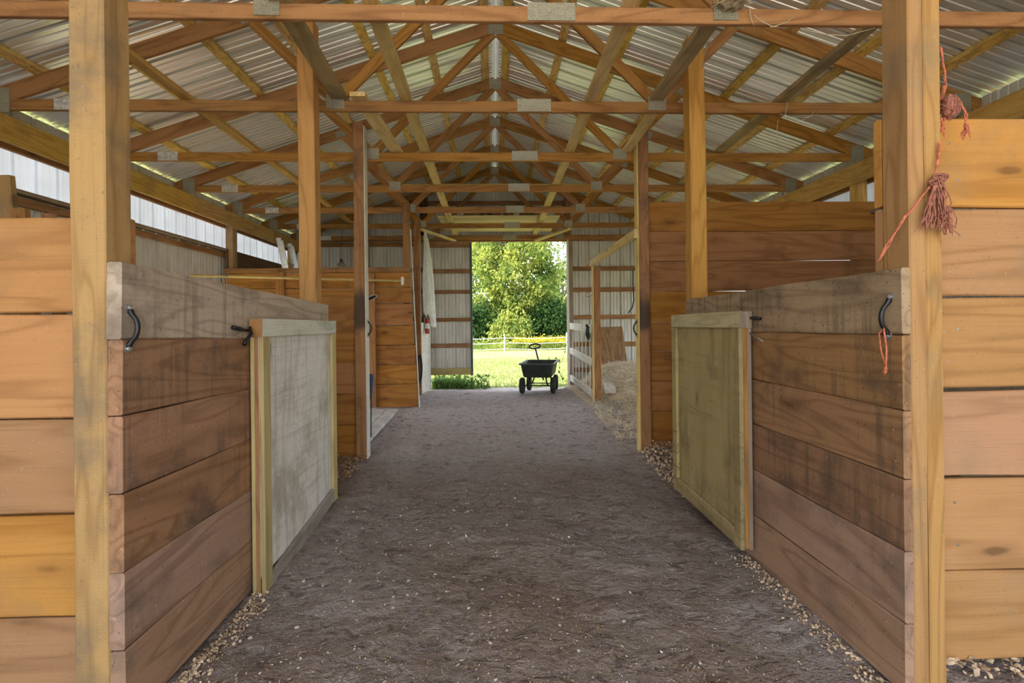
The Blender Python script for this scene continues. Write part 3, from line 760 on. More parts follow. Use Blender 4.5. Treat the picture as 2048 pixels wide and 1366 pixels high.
# ------------------------------------------------------------------ stall doors folded back on the aisle walls
def leaf(label, Xo, Xi, y0, y1, z0a, z0b, z1, m_edge, m_rail, m_panel, m_stile, m_bot):
    """frame-and-plywood door standing along the aisle; Xi is the face seen from the aisle"""
    s = 1 if Xi > Xo else -1
    th = abs(Xi - Xo); t = th / 3.0
    root = thing('stall_door', label, 'door', ((Xo + Xi) / 2, y0, z0a))
    for j, X in enumerate((Xo + s * t / 2, Xi - s * t / 2)):
        ms = m_edge if j == 0 else m_stile
        mr = m_edge if j == 0 else m_rail
        board('stile', (X, y0 + 0.045, z0a), (X, y0 + 0.045, z1 - 0.098), 0.09, t, ms, root, up=(0, 1, 0), rough=0.001)
        board('stile', (X, y1 - 0.045, z0b), (X, y1 - 0.045, z1 - 0.098), 0.09, t, ms, root, up=(0, 1, 0), rough=0.001)
        board('top_rail', (X, y0 - 0.002, z1 - 0.049), (X, y1 + 0.002, z1 - 0.049), 0.098, t, mr, root, rough=0.0015)
        board('bottom_rail', (X + s * 0.0012, y0 + 0.088, z0a + 0.052), (X + s * 0.0012, y1 - 0.088, z0b + 0.052), 0.10, t * 0.96, m_bot if j else m_edge, root, rough=0.001)
    Xm = (Xo + Xi) / 2
    m = MB(); m.box((-0.5 * (y1 - y0) + 0.001, -t / 2, -(z1 - max(z0a, z0b)) / 2), (0.5 * (y1 - y0) - 0.001, t / 2, (z1 - max(z0a, z0b)) / 2))
    M = Matrix.Translation((Xm, (y0 + y1) / 2, (z1 + max(z0a, z0b)) / 2)) @ Matrix.Rotation(math.pi / 2, 4, 'Z') 
    # plywood grain runs upright
    mm = MB(); hz = (z1 - max(z0a, z0b)) / 2 - 0.001; hy = (y1 - y0) / 2 - 0.001
    mm.box((-hz, -t / 2, -hy), (hz, t / 2, hy))
    M = Matrix.Translation((Xm, (y0 + y1) / 2, (z1 + max(z0a, z0b)) / 2)) @ Matrix(((0, 1, 0, 0), (0, 0, 1, 0), (1, 0, 0, 0), (0, 0, 0, 1)))
    pn = mm.build('panel', m_panel, root, M)
    board('edge_band', (Xm, y0 - .001, z0a + .01), (Xm, y0 - .001, z1 - .004), t * .9, .004, M_postd, pn, up=(1, 0, 0), rough=0)
    board('end_grain', (Xm, y0 - .004, z1 - .098), (Xm, y0 - .004, z1 - .001), th - .002, .005, M_postd if s > 0 else M_greyb, root, up=(1, 0, 0), rough=0)
    return root
LD = leaf('grey-white weathered plywood stall door folded back against the left aisle wall', -1.302, -1.232, 2.745, 4.0, 0.035, 0.15, 1.535, M_treat, M_rail, M_doorw, M_treat, M_bottomr)
RD = leaf('olive stained plywood stall door folded back against the right aisle wall', 1.508, 1.432, 2.90, 4.02, 0.155, 0.165, 1.552, M_greyb, M_doorol, M_dooro, M_dooro, M_dooro)
# latch hardware behind the door edges
h = MB(); a = atX(466, 655, -1.285); c = atX(497, 662, -1.285)
h.tube([a, a.lerp(c, .5), c], [.011, .011, .007], 8)
q0 = atX(500, 655, -1.28); q1 = atX(489, 689, -1.265)
h.tube([q0, q0.lerp(q1, .4) + Vector((.02, 0, 0)), q1.lerp(q0, .2), q1], [.008, .009, .010, .011], 8)
h.build('latch', M_black, LD, smooth=True)['label'] = 'black latch lever'
h = MB(); a = atX(472, 669, -1.285); c = atX(498, 655, -1.285); h.tube([a, c], .004, 6); h.build('latch_rod', M_steel, LD)
h = MB(); a = atX(1520, 637, 1.515); c = atX(1500, 636, 1.50); h.tube([c, a], [.008, .010], 8); h.build('latch', M_black, RD, smooth=True)['label'] = 'black latch knob'
h = MB(); a = atX(1526, 683, 1.49); c = atX(1500, 666, 1.50); h.tube([c, a], .0055, 8); h.build('latch_rod', M_steel, RD, smooth=True)
# handles on the aisle posts
for par, px, x, s in ((P3, 735, -1.346, 1), (R3, 1274, 1.567, -1)):
    a = atX(px, 641, x); c = atX(px, 672, x)
    pull_handle(par, (x, 5.46, a.z), (x, 5.46, c.z), (s, 0, 0), (0, 0, 0))

# ------------------------------------------------------------------ twine, nest, cobwebs
def strands(m, a, b, n, spread, sag, r, jit=0.004, seed=1, fray=None):
    R = random.Random(seed); a, b = Vector(a), Vector(b)
    for i in range(n):
        o = Vector((R.uniform(-1, 1), R.uniform(-1, 1), R.uniform(-1, 1))) * jit
        e = Vector((R.uniform(-1, 1), R.uniform(-1, 1) * 0.5, R.uniform(-.4, .4))) * (spread if fray is None else fray)
        pts = []
        for k in range(7):
            t = k / 6
            p = a.lerp(b, t) + o + e * t ** 1.3 + Vector((0, 0, -sag * 4 * t * (1 - t)))
            p += Vector((R.uniform(-1, 1), R.uniform(-1, 1), 0)) * jit * 0.8
            pts.append(p)
        m.tube(pts, [r] * 6 + [r * 0.6], 5)
Yt = 1.80
tw = thing('baling_twine', 'orange baling twine knotted round the post with a long drooping tassel', 'twine', tuple(atY(1870, 365, Yt)))
kn = atY(1869, 362, 1.815)
m = MB(); strands(m, kn, atY(1812, 430, 1.812), 4, .006, .0, .0028, .003, 3); strands(m, atY(1812, 430, 1.812), atY(1757, 520, 1.828), 4, .012, .0, .0025, .004, 4)
strands(m, atY(1880, 285, 1.822), kn, 4, .002, 0, .0028, .003, 5)
m.build('cord', M_twine, tw)
m = MB(); strands(m, kn + Vector((.005, -.005, 0)), atY(1850, 455, 1.80), 16, .028, 0, .0022, .008, 6); strands(m, kn + Vector((.012, -.004, 0)), atY(1893, 462, 1.80), 26, .036, 0, .0022, .014, 7)
m.build('tassel', M_twined, tw)['kind'] = 'stuff'
m = MB()
for i in range(5):
    c = kn + Vector((random.uniform(-.008, .03), -.006, random.uniform(-.012, .012)))
    m.tube([c + Vector((.016 * math.cos(a), -.006 * math.sin(2 * a), .013 * math.sin(a))) for a in [k * math.pi / 5 for k in range(10)]], .0042, 6, closed=True)
m.build('knot', M_twined, tw)
tw = thing('baling_twine', 'orange baling twine with a shaggy clump hanging above the tan boards', 'twine', tuple(atY(1898, 210, 1.9)))
m = MB(); strands(m, atY(1882, 96, 1.90), atY(1893, 170, 1.88), 4, .004, 0, .003, .004, 11); strands(m, atY(1893, 170, 1.88), atY(1884, 200, 1.88), 4, .004, 0, .003, .004, 12)
strands(m, atY(1920, 204, 1.86), atY(1932, 225, 1.86), 3, .003, 0, .003, .003, 13); strands(m, atY(1932, 225, 1.86), atY(1931, 250, 1.86), 3, .003, 0, .003, .003, 14)
m.build('cord', M_twine, tw)
m = MB(); strands(m, atY(1931, 250, 1.86), atY(1929, 274, 1.855), 10, .022, 0, .002, .005, 15); strands(m, atY(1886, 235, 1.86), atY(1889, 268, 1.86), 6, .02, 0, .002, .006, 16)
m.build('tassel', M_twine, tw)['kind'] = 'stuff'
m = MB(); c0 = atY(1899, 215, 1.86); R = random.Random(5)
for i in range(46):
    d = Vector((R.gauss(0, 1), R.gauss(0, 1) * .7, R.gauss(0, 1))).normalized(); u = d.orthogonal().normalized(); w2 = d.cross(u)
    rr = R.uniform(.018, .034)
    m.tube([c0 + (u * math.cos(a) + w2 * math.sin(a)) * rr * Vector((1, .7, 1.35)).length / 1.8 + Vector((0, 0, (u.z * math.cos(a) + w2.z * math.sin(a)) * rr * .5)) for a in [k * .7 + R.uniform(0, .3) for k in range(6)]], .0016, 4)
m.lathe([(0.004, -.045), (.020, -.03), (.026, 0), (.020, .03), (.004, .05)], 10, Matrix.Translation(c0))
m.build('clump', M_twined, tw)
tw = thing('baling_twine', 'loop of orange twine dangling from the right wall pull handle', 'twine', (1.52, HR1.y, HR1.z - .15))
m = MB(); x0 = 1.50
pA = Vector((x0, HR1.y - .012, HR1.z + .028)); pB = atX(1772, 735, x0); pC = Vector((x0, HR1.y + .012, HR1.z + .01))
m.tube([pA, pA.lerp(pB, .5) + Vector((0, -.008, 0)), pB], .0032, 6); m.tube([pC, pC.lerp(pB, .5) + Vector((0, .008, 0)), pB], .0032, 6)
m.tube([pA, (pA + pC) / 2 + Vector((.012, 0, .016)), pC], .0032, 6)
strands(m, pB, atX(1769, 747, x0), 5, .008, 0, .002, .003, 21)
m.build('cord', M_twine, tw)

nest = thing('bird_nest', 'mud and straw bird nest on the nearest truss chord', 'nest', (1.40, 3.0, 3.385))
c0 = atY(1459, 6, 2.985)
m = MB(); M = Matrix.Translation((c0.x, 2.965, 3.375))
m.lathe([(.03, -.02), (.075, 0.0), (.095, .045), (.10, .09), (.088, .105), (.075, .075), (.04, .045), (.005, .04)], 18, M)
v = []
for p in m.v:
    n = noise.noise(Vector(p) * 38) * .010; d = (Vector(p) - Vector((c0.x, 2.965, 3.42))).normalized(); v.append(tuple(Vector(p) + d * n))
m.v = v; m.build('bowl', M_nest, nest)
m = MB(); R = random.Random(9)
for i in range(90):
    a = R.uniform(0, 6.28); z = R.uniform(-.01, .10); rr = .09 + R.uniform(0, .02)
    p = Vector((c0.x + rr * math.cos(a), 2.965 + rr * math.sin(a), 3.375 + z)); d = Vector((-math.sin(a), math.cos(a), R.uniform(-.6, .3))) * R.uniform(.02, .06)
    m.tube([p - d, p + Vector((math.cos(a), math.sin(a), 0)) * .006, p + d], .0012, 3)
m.build('straw', M_straw, nest)['kind'] = 'stuff'
R = random.Random(31)
def cobweb(label, pairs):
    t = thing('cobweb', label, 'cobweb', tuple(pairs[0][0]), 'cobwebs in the rafters')
    m = MB()
    for a, b_ in pairs:
        a, b_ = Vector(a), Vector(b_); s_ = (b_ - a).length
        m.tube([a, a.lerp(b_, .3) + Vector((R.uniform(-.05, .05), 0, -.08)) * s_, a.lerp(b_, .65) + Vector((R.uniform(-.05, .05), 0, -.10)) * s_, b_], [.0022, .003, .0025, .0015], 4)
    m.build('thread', M_cobweb, t)['kind'] = 'stuff'
cobweb('dusty cobweb threads along the first truss chord near the right post top', [(atY(1500, 18, 2.97), atY(1508, 50, 2.97)), (atY(1508, 30, 2.97), atY(1560, 55, 2.97)), (atY(1420, 20, 2.97), atY(1395, 72, 3.6)), (atY(1540, 54, 2.97), atY(1590, 30, 2.97)), (atY(1415, 90, 3.7), atY(1400, 140, 3.9)), (atY(1600, 56, 2.98), atY(1750, 56, 2.98))])
cobweb('dusty cobweb threads where the right brace crosses the second truss', [(atY(1575, 205, 4.2), atY(1568, 240, 4.2)), (atY(1560, 228, 4.2), atY(1640, 226, 4.2)), (atY(1556, 240, 4.25), atY(1556, 290, 4.3)), (atY(1630, 222, 4.2), atY(1600, 240, 4.2))])

# ------------------------------------------------------------------ things in the far stalls
# white panel along the aisle with the extinguisher, and the cloth above it
o = board('wall_panel', (-1.345, 9.40, 0.80), (-1.345, WB - 0.15, 0.80), 1.5, 0.014, M_whitew, rough=0.0)
tag(o, 'white washed plywood panel below the hanging cloth, beside the doorway', 'panel')
cl = MB(); nu, nv = 26, 30; V = []
for j in range(nv + 1):
    tv = j / nv                                  # 0 top .. 1 bottom
    for i in range(nu + 1):
        tu = i / nu
        wtop, wbot = 0.34, 1.0
        wd = wtop + (wbot - wtop) * tv ** 0.8
        y = 9.50 + tu * wd
        amp = 0.028 + 0.035 * tv
        x = -1.285 + amp * math.sin(tu * 15 + 2 * tv) + 0.02 * math.sin(tu * 7 + 5 * tv) + 0.10 * tu * tv
        zb = 1.62 - 0.25 * sm(.55, .8, tu) + 0.12 * math.sin(tu * 9)
        z = 3.30 - 0.12 * tu - (3.30 - 0.12 * tu - zb) * tv
        V.append((x, y, z))
Fc = [(j * (nu + 1) + i, j * (nu + 1) + i + 1, (j + 1) * (nu + 1) + i + 1, (j + 1) * (nu + 1) + i) for j in range(nv) for i in range(nu)]
o = link('hanging_cloth', mesh_from('cloth', V, Fc, True), M_cloth); tag(o, 'white mesh cloth hanging in folds beside the far doorway', 'cloth')
so = o.modifiers.new('thick', 'SOLIDIFY'); so.thickness = 0.004
fe = atX(855, 650, -1.27)
ex = thing('fire_extinguisher', 'red fire extinguisher hanging on the white panel under the cloth', 'fire extinguisher', (-1.27, fe.y, fe.z - .17))
M = Matrix.Translation((-1.275, fe.y, fe.z - .17))
m = MB(); m.lathe([(.03, 0), (.042, .006), (.044, .03), (.044, .25), (.034, .275), (.016, .29), (.014, .305)], 18, M); m.build('cylinder', M_red, ex, smooth=True)
m = MB(); m.lathe([(.0448, .10), (.0448, .20)], 18, M); m.build('label_band', M_white, ex)
m = MB(); m.box((-.012, -.05, .305), (.012, .03, .318), M); m.box((-.010, -.06, .332), (.010, .025, .342), M); m.box((-.014, -.014, .295), (.014, .014, .34), M); m.build('valve_handle', M_blackp, ex)
m = MB(); m.tube([M @ Vector(p) for p in ((.0, .03, .31), (.03, .055, .30), (.045, .055, .22), (.042, .05, .13))], .008, 7); m.build('hose', M_blackp, ex, smooth=True)
m = MB(); m.box((-.046, -.02, .06), (-.058, .02, .30), M); m.build('bracket', M_steel, ex)
# coiled cable between the posts
m = MB(); c0 = atY(838, 738, 9.2)
for k in range(3):
    m.tube([c0 + Vector((.035 * math.cos(a) + .01 * k, .012 * k, .24 * math.sin(a) + .01 * k)) for a in [j * math.pi / 9 for j in range(18)]], .007, 6, closed=True)
o = m.build('cable_coil', M_blackp, smooth=True); tag(o, 'dark cable coil hung behind the slanting partition edge', 'cable')
# clothes pole in front of the tall left partition
po = thing('clothes_pole', 'wooden clothes pole with a white bracket across the tall left partition', 'pole', (-2.7, 7.6, 2.16))
pa = atX(380, 551, -4.06); pb = atY(803, 562, 7.86)
m = MB(); m.tube([pa, pb], .017, 12); m.build('rod', M_lightb, po, smooth=True)
m = MB(); m.box((pb.x - .005, 7.84, pb.z - .06), (pb.x + .035, 7.925, pb.z + .06)); m.build('bracket', M_white, po)
m = MB()
for dx in (0, .06, .10):
    q = pa.lerp(pb, .13 + dx * .3); m.tube([q + Vector((.0, .035 * math.cos(a), .09 * math.sin(a) - .05)) for a in [j * math.pi / 7 for j in range(14)]], .004, 5, closed=True)
m.build('wire_loop', M_steel, po, smooth=True)
# heat lamp
hl = atY(683, 527, 9.42)
t = thing('heat_lamp', 'small dark clamp lamp hanging above the tall left partition', 'lamp', tuple(hl), None)
m = MB(); M = Matrix.Translation(hl); m.lathe([(.085, -.035), (.075, -.02), (.04, .02), (.03, .03)], 16, M); m.build('shade', M_steel, t, smooth=True)
m = MB(); m.lathe([(.026, .03), (.026, .075), (.012, .085)], 12, M); m.build('socket', M_blackp, t)
m = MB(); m.tube([hl + Vector((0, 0, .08)), hl + Vector((.01, 0, .4)), Vector((hl.x + .02, 9.42, 3.292))], .004, 6); m.build('cord', M_blackp, t)
# dark plywood and ladder against the left wall
o = board('wall_board', (-4.10, 7.95, 2.27), (-4.10, 9.85, 2.27), 0.88, 0.015, M_plydark, rough=0); tag(o, 'dark brown plywood board on the left wall, behind the ladder', 'board')
ld = thing('ladder', 'aluminium extension ladder leaning below the left eave', 'ladder', (-3.7, 9, 0.1))
r = []
for (px0, py0, px1, py1, Y) in ((557, 476, 571, 545, 8.75), (579, 487, 592, 545, 9.2)):
    a = atY(px0, py0, Y); c = atY(px1, py1, Y); k = (a.z - 0.1) / (a.z - c.z); r.append((a, a + (c - a) * k))
for dxy in (0, 1):
    for i, (a, c) in enumerate(r):
        o_ = Vector((.045 * dxy, -.02 * dxy, -.05 * dxy))
        board('rail', a + o_, c + o_, 0.075, 0.028, M_alu, ld, up=(1, 0.25, 0.2), rough=0)
for k in range(10):
    tt = .03 + k * .105
    p, q = r[0][0].lerp(r[0][1], tt), r[1][0].lerp(r[1][1], tt); m = MB(); m.tube([p, q], .017, 8); m.build('rung', M_alu, ld)
# leftover lumber leaning by the left wall
for k, (px, py, yy, ww, lab) in enumerate(((6, 352, 3.6, .13, 'thick timber standing behind the orange boards, at the left wall'), (40, 418, 3.3, .09, 'short brown offcut leaning behind the orange boards, left of the thick post'), (98, 428, 3.5, .07, 'smaller brown offcut behind the orange boards, next to the thick post'))):
    a = atY(px, py, yy); o = board('lumber', (a.x + .10, yy + .12, 0.05), tuple(a), ww, .05, M_postw if k == 0 else M_postd, up=(1, 0, 0)); tag(o, lab, 'lumber')
# grey floor boards in the left wash stall
fb = thing('floor_platform', 'grey wooden floor boards in the stall between the left posts', 'platform', (-2.0, 6.6, .1))
for k in range(9):
    x0 = -1.44 - k * 0.155
    board('floor_plank', (x0 - .075, 5.56, .165), (x0 - .075, 7.55, .235), .151, .05, M_mat, fb, up=(1, 0, 0), rough=.001)
# blue bucket, strap and brush by the left post
m = MB(); p = atY(739, 900, 5.9); bk = thing('bucket', 'blue bucket half hidden behind the brown left post', 'bucket', (-1.50, 5.75, .18))
bz = atY(739, 770, 5.75).z
M = Matrix.Translation((-1.462, 5.658, bz - .14))
m.lathe([(.10, 0), (.125, .25), (.13, .26), (.12, .255), (.095, .015)], 20, M); m.build('body', M_blue, bk, smooth=True)
m = MB(); m.tube([M @ Vector((.0, .125 * math.cos(a), .25 + .13 * math.sin(a))) for a in [j * math.pi / 8 for j in range(9)]], .004, 6); m.build('bail', M_white, bk)
m = MB(); q = atX(737, 640, -1.345); m.tube([(-1.352, 5.58, bz + .12), (-1.343, 5.56, bz - .2), (-1.35, 5.57, .45), (-1.348, 5.56, .28)], .007, 6); o = m.build('strap', M_rope); tag(o, 'dark strap hanging down the pale edge of the left aisle post', 'strap')
br = atY(746, 596, 5.7); m = MB(); M = Matrix.Translation((br.x + .0, 5.66, br.z)) @ Matrix.Rotation(-.42, 4, 'Y')
sc_ = Matrix.Diagonal((1, 1, 1, 1)); bt = thing('grooming_brush', 'black oval brush hung behind the left aisle post', 'brush', (br.x, 5.66, br.z))
m.v = []; n = 20
for zz, k in ((-.012, .8), (0, 1), (.012, .8)):
    pass
m.lathe([(.004, -.012), (.05, -.010), (.056, 0), (.05, .010), (.004, .012)], 20, M @ Matrix.Diagonal((1.0, .45, 1.6, 1)) ); m.build('body', M_blackp, bt, smooth=True)
m2 = MB(); m2.tube([(-1.40, 5.52, br.z - .02), (br.x - .03, 5.66, br.z - .02)], .004, 5); m2.build('hook', M_steel, bt)
m = MB(); m.tube([M @ Vector((.058 * math.cos(a), -.012 + .0 * a, .021 * math.sin(a))) for a in [j * math.pi / 10 for j in range(20)]], .003, 5, closed=True); m.build('rim', M_white, bt)

# loft plywood on the last chords, with sacks
lo = thing('loft_sheet', 'pale plywood loft sheets laid over the last two trusses above the doorway', 'plywood', (0.1, 9.9, 3.39))
board('sheet', (-0.98, 9.80, 3.448), (1.22, 9.80, 3.448), 1.50, .016, M_plylight, lo, up=(0, 1, 0), rough=0.001)
def lump(name, label, c, r3, mat, seed, group):
    m = MB(); n = 14
    prof = [(math.sin(a), -math.cos(a)) for a in [k * math.pi / 9 for k in range(10)]]
    m.lathe([(max(p, .02), z) for p, z in prof], n)
    v = []
    for p in m.v:
        p = Vector(p); k = 1 + .28 * noise.noise(p * 1.6 + Vector((seed, 0, 0))) + .08 * noise.noise(p * 5 + Vector((seed, 3, 0)))
        p = Vector((p.x * r3[0], p.y * r3[1], p.z * r3[2])) * k
        v.append((c[0] + p.x, c[1] + p.y, max(c[2] + p.z, c[2] - r3[2] * .8)))
    m.v = v
    o = m.build(name, mat, smooth=True); tag(o, label, 'sack', group)
for k, (px, wd, hh, mat, lab) in enumerate(((948, .26, .12, M_burlap, 'brown sack at the left end of the loft sheet'), (972, .16, .15, M_burlapg, 'olive sack on the loft sheet, right of the first brown sack'), (992, .14, .12, M_burlap, 'small brown sack in the middle of the loft sheet'), (1016, .15, .14, M_burlap, 'tall brown sack on the loft sheet, below the truss splice'), (1052, .24, .13, M_burlapg, 'wide olive sack at the right end of the loft sheet'))):
    p = atY(px, 432, 9.9)
    lump('sack', lab, (p.x, 9.7 + .1 * (k % 2), 3.457 + hh * .8), (wd / 1.35, .26, hh), mat, k * 3.7, 'sacks on the loft')

# gate by the right straw stall
gt = thing('slatted_gate', 'white wooden gate with thin upright bars beside the far doorway', 'gate', (1.62, 9, .2))
gX = 1.60
def gp(px, py): return atX(px, py, gX)
A, B = gp(1143, 651), gp(1174, 658); ya, yb = 8.28, 10.45
for nm, za, zb, hh in (('top_rail', EYE + (650 - 653.5) * 10.4 / F, EYE - 9 * 8.3 / F, .13), ('middle_rail', EYE - 53 * 10.4 / F, EYE - 75 * 8.3 / F, .12), ('bottom_rail', EYE - 108 * 10.4 / F, EYE - 138 * 8.3 / F, .12)):
    board(nm, (gX, yb, za), (gX, ya, zb), hh, .036, M_whitew, gt, rough=.001)
for k in range(6):
    y = yb - .12 - k * (yb - ya - .2) / 5.4
    f = (y - ya) / (yb - ya); zt_ = EYE - 9 * 8.3 / F + f * .04; zb_ = EYE - 138 * 8.3 / F + f * (EYE - 108 * 10.4 / F - EYE + 138 * 8.3 / F)
    board('bar', (gX + .026, y, zb_), (gX + .026, y, zt_), .028, .014, M_whitew, gt, up=(0, 1, 0), rough=0)
board('end_stile', (gX + .04, ya + .05, .25), (gX + .04, ya + .05, 1.30), .10, .04, M_postd, gt, up=(0, 1, 0), rough=.001)
# halter and rope over the gate post
m = MB(); c0 = atX(1176, 662, 1.53); 
for k in range(4):
    m.tube([c0 + Vector((.012 * k - .02 + .008 * math.sin(3 * a + k), .05 * math.cos(a) + .01 * k, .10 * math.sin(a) - .012 * k)) for a in [j * math.pi / 8 for j in range(16)]], .010, 6, closed=True)
m.tube([c0 + Vector((-.02, -.05, .07)), c0 + Vector((-.03, 0, .09)), c0 + Vector((0, .06, .10)), c0 + Vector((.03, .12, .05))], .014, 7)
o = m.build('rope_halter', M_rope, smooth=True); tag(o, 'dark green rope halter looped over the gate beside its post', 'halter')
# straw stall: plywood on the far wall, white board on the straw, cords
a0, a1 = atY(1205, 742, 10.35), atY(1257, 742, 10.35)
o = board('plywood_sheet', (1.0 * (a0.x + a1.x) / 2, 10.30, .34), ((a0.x + a1.x) / 2 - .02, 10.78, 1.42), .56, .014, M_ply, up=(1, 0, 0), rough=0); tag(o, 'brown plywood sheet leaning on the far wall behind the straw', 'plywood')
o = board('loose_board', tuple(atZ(1211, 750, .52)), tuple(atZ(1221, 783, .40)), .18, .06, M_whitew, up=(1, 0, 0)); tag(o, 'white board lying in the straw behind the orange gate post', 'board')
m = MB(); c0 = atY(1177, 468, 10.65); m.tube([c0, atY(1176, 500, 10.65), atY(1176, 532, 10.65)], .004, 5)
c1 = atY(1176, 532, 10.65)
for k in range(4): m.tube([c1 + Vector((.03 * math.cos(a), .02 * math.sin(2 * a + k), .022 * math.sin(a))) for a in [j * math.pi / 5 + k for j in range(8)]], .005, 5)
o = m.build('dangling_twine', M_twine); tag(o, 'thin orange twine with a knot hanging before the far wall girts', 'twine')
m = MB(); c0 = atY(1184, 590, 8.0); m.tube([Vector((1.60, 7.98, c0.z)), atY(1174, 594, 8.0), atY(1171, 588, 8.0), atY(1174, 584, 8.0), atY(1177, 586, 8.0)], .005, 5)
o = m.build('twine_hook', M_twined); tag(o, 'short twist of orange twine tied to the orange gate post', 'twine')
m = MB(); Yc = 5.62; m.tube([(1.61, 5.520, atY(1266, 538, Yc).z), atY(1266, 540, Yc), atY(1266, 570, Yc), atY(1268, 600, Yc), atY(1265, 614, Yc), atY(1257, 626, Yc)], .007, 7); o = m.build('black_hose', M_blackp, smooth=True); tag(o, 'black hose end hanging behind the charred right aisle post', 'hose')

# ------------------------------------------------------------------ the dump cart in the doorway
cart = thing('garden_cart', 'dark green dump cart with four wheels and loop handle in the far doorway', 'cart', (.88, 9.9, .1))
hd = math.atan2(.23, 1.1)
CM = Matrix.Translation((.895, 9.83, .0)) @ Matrix.Rotation(-hd, 4, 'Z')
def cpt(x, y, z): return CM @ Vector((x, y, z))
ztop, zbot = .755, .50
def loop(hx, hy, z, rr, n=5, dy=0):
    pts = []
    for (sx, sy, a0) in ((1, 1, 0), (-1, 1, 90), (-1, -1, 180), (1, -1, 270)):
        for k in range(n):
            a = math.radians(a0 + 90 * k / (n - 1)); pts.append((sx * (hx - rr) + rr * math.cos(a), sy * (hy - rr) + rr * math.sin(a) + dy, z))
    return pts
lv = [loop(.25, .44, zbot, .07), loop(.27, .47, zbot + .02, .07), loop(.305, .535, ztop - .01, .05), loop(.335, .57, ztop - .012, .05), loop(.335, .57, ztop + .012, .05), loop(.298, .53, ztop + .010, .05), loop(.262, .46, zbot + .035, .06)]
v = [cpt(*p) for L in lv for p in L]; n = len(lv[0]); f = []
for i in range(len(lv) - 1):
    for k in range(n): f.append((i * n + k, i * n + (k + 1) % n, (i + 1) * n + (k + 1) % n, (i + 1) * n + k))
f.append(tuple(range(n - 1, -1, -1))); f.append(tuple((len(lv) - 1) * n + k for k in range(n)))
link('tub', mesh_from('tub', v, f), M_tub, cart)
GZ = {}
for (x, y) in ((-.29, -.40), (.29, -.40), (-.27, .42), (.27, .42)):
    p = cpt(x, y, 0); gz = fz(p.x, p.y) + .012
    wz = gz + .150
    M = Matrix.Translation((p.x, p.y, wz)) @ Matrix.Rotation(-hd, 4, 'Z') @ Matrix.Rotation(math.pi / 2, 4, 'Y')
    m = MB(); m.lathe([(.085, -.036), (.125, -.044), (.148, -.030), (.152, 0), (.148, .030), (.125, .044), (.085, .036)], 24, M); wl_ = m.build('wheel', M_rubber, cart, smooth=True)
    m = MB(); m.lathe([(.02, -.044), (.03, -.03), (.086, -.030), (.086, .030), (.03, .03), (.02, .044)], 18, M); m.build('hub', M_black, wl_)
    GZ[(x, y)] = wz
m = MB()
for y in (-.40, .42):
    za = GZ[(-.29, y)] if y < 0 else GZ[(-.27, y)]; xw = .25
    m.tube([cpt(-xw, y, za), cpt(xw, y, za)], .011, 8)
    for s in (-1, 1): m.tube([cpt(s * xw * .82, y, za), cpt(s * .17, y, .40), cpt(s * .16, y, zbot)], .014, 8)
for s in (-1, 1): m.tube([cpt(s * .16, -.42, zbot - .016), cpt(s * .16, .50, zbot - .016)], .015, 8)
m.build('frame', M_black, cart, smooth=True)
m = MB(); hb = cpt(0, .62, .34); ht = atY(1071, 698, 10.55); m.tube([hb, ht.lerp(hb, .35), ht], .017, 10); m.build('handle_shaft', M_black, cart, smooth=True)
m = MB(); hc = atY(1069.5, 692.5, 10.55)
m.tube([hc + Vector((.115 * math.cos(a) * (1.0), .0, .048 * math.sin(a) + .008 * math.cos(a))) for a in [j * math.pi / 12 for j in range(24)]], .017, 8, closed=True); m.build('loop_grip', M_black, cart, smooth=True)

# ------------------------------------------------------------------ loose bedding
def cards(name, mat, P, size, flat=.4, aspect=2.2, thick_up=0.0, seed=0, curl=False, parent=None):
    r = np.random.default_rng(seed); n = len(P); P = np.asarray(P, float)
    yaw = r.uniform(0, 2 * np.pi, n); pit = r.normal(0, flat, n); rol = r.normal(0, flat, n)
    L = size * r.uniform(.5, 1.3, n); W = L / aspect * r.uniform(.6, 1.3, n)
    ux = np.stack([np.cos(yaw) * np.cos(pit), np.sin(yaw) * np.cos(pit), np.sin(pit)], 1)
    vx = np.stack([-np.sin(yaw) * np.cos(rol), np.cos(yaw) * np.cos(rol), np.sin(rol)], 1)
    a, b_ = ux * (L / 2)[:, None], vx * (W / 2)[:, None]
    nrm = np.cross(ux, vx)
    mid = nrm * (W * .35)[:, None] if curl else nrm * 0
    V = np.stack([P - a * .8 - b_, P + a - b_ * .7, P + a * .8 + b_, P - a + b_ * .8, P - b_ * 1.05 + mid, P + b_ * 1.1 + mid], 1).reshape(-1, 3)
    k = np.arange(n) * 6
    Q = np.concatenate([np.stack([k, k + 4, k + 5, k + 3], 1), np.stack([k + 4, k + 1, k + 2, k + 5], 1)])
    me = bpy.data.meshes.new(name); me.vertices.add(len(V)); me.vertices.foreach_set('co', V.ravel())
    me.loops.add(Q.size); me.loops.foreach_set('vertex_index', Q.ravel().astype(np.int32))
    me.polygons.add(len(Q)); me.polygons.foreach_set('loop_start', (np.arange(len(Q)) * 4).astype(np.int32))
    me.update(calc_edges=True)
    o = link(name, me, mat, parent)
    o['kind'] = 'stuff'
    return o
def scatter(n, xf, yf, dz=.006, seed=0, hf=None):
    r = np.random.default_rng(seed); out = []
    for _ in range(n):
        x, y = xf(r), yf(r); out.append((x, y, fzn(x, y) + abs(r.normal(0, dz)) + .002 + (hf(x, y) if hf else 0)))
    return out
U = lambda a, b_: (lambda r: r.uniform(a, b_))
o = cards('chips', M_chip, scatter(520, lambda r: -1.15 + abs(r.normal(0, 1.1)), U(1.5, 4.6), .003, 41), .016, .25, 1.5, seed=1); tag(o, 'pale wood chips strewn over the dirt aisle', 'wood chips')
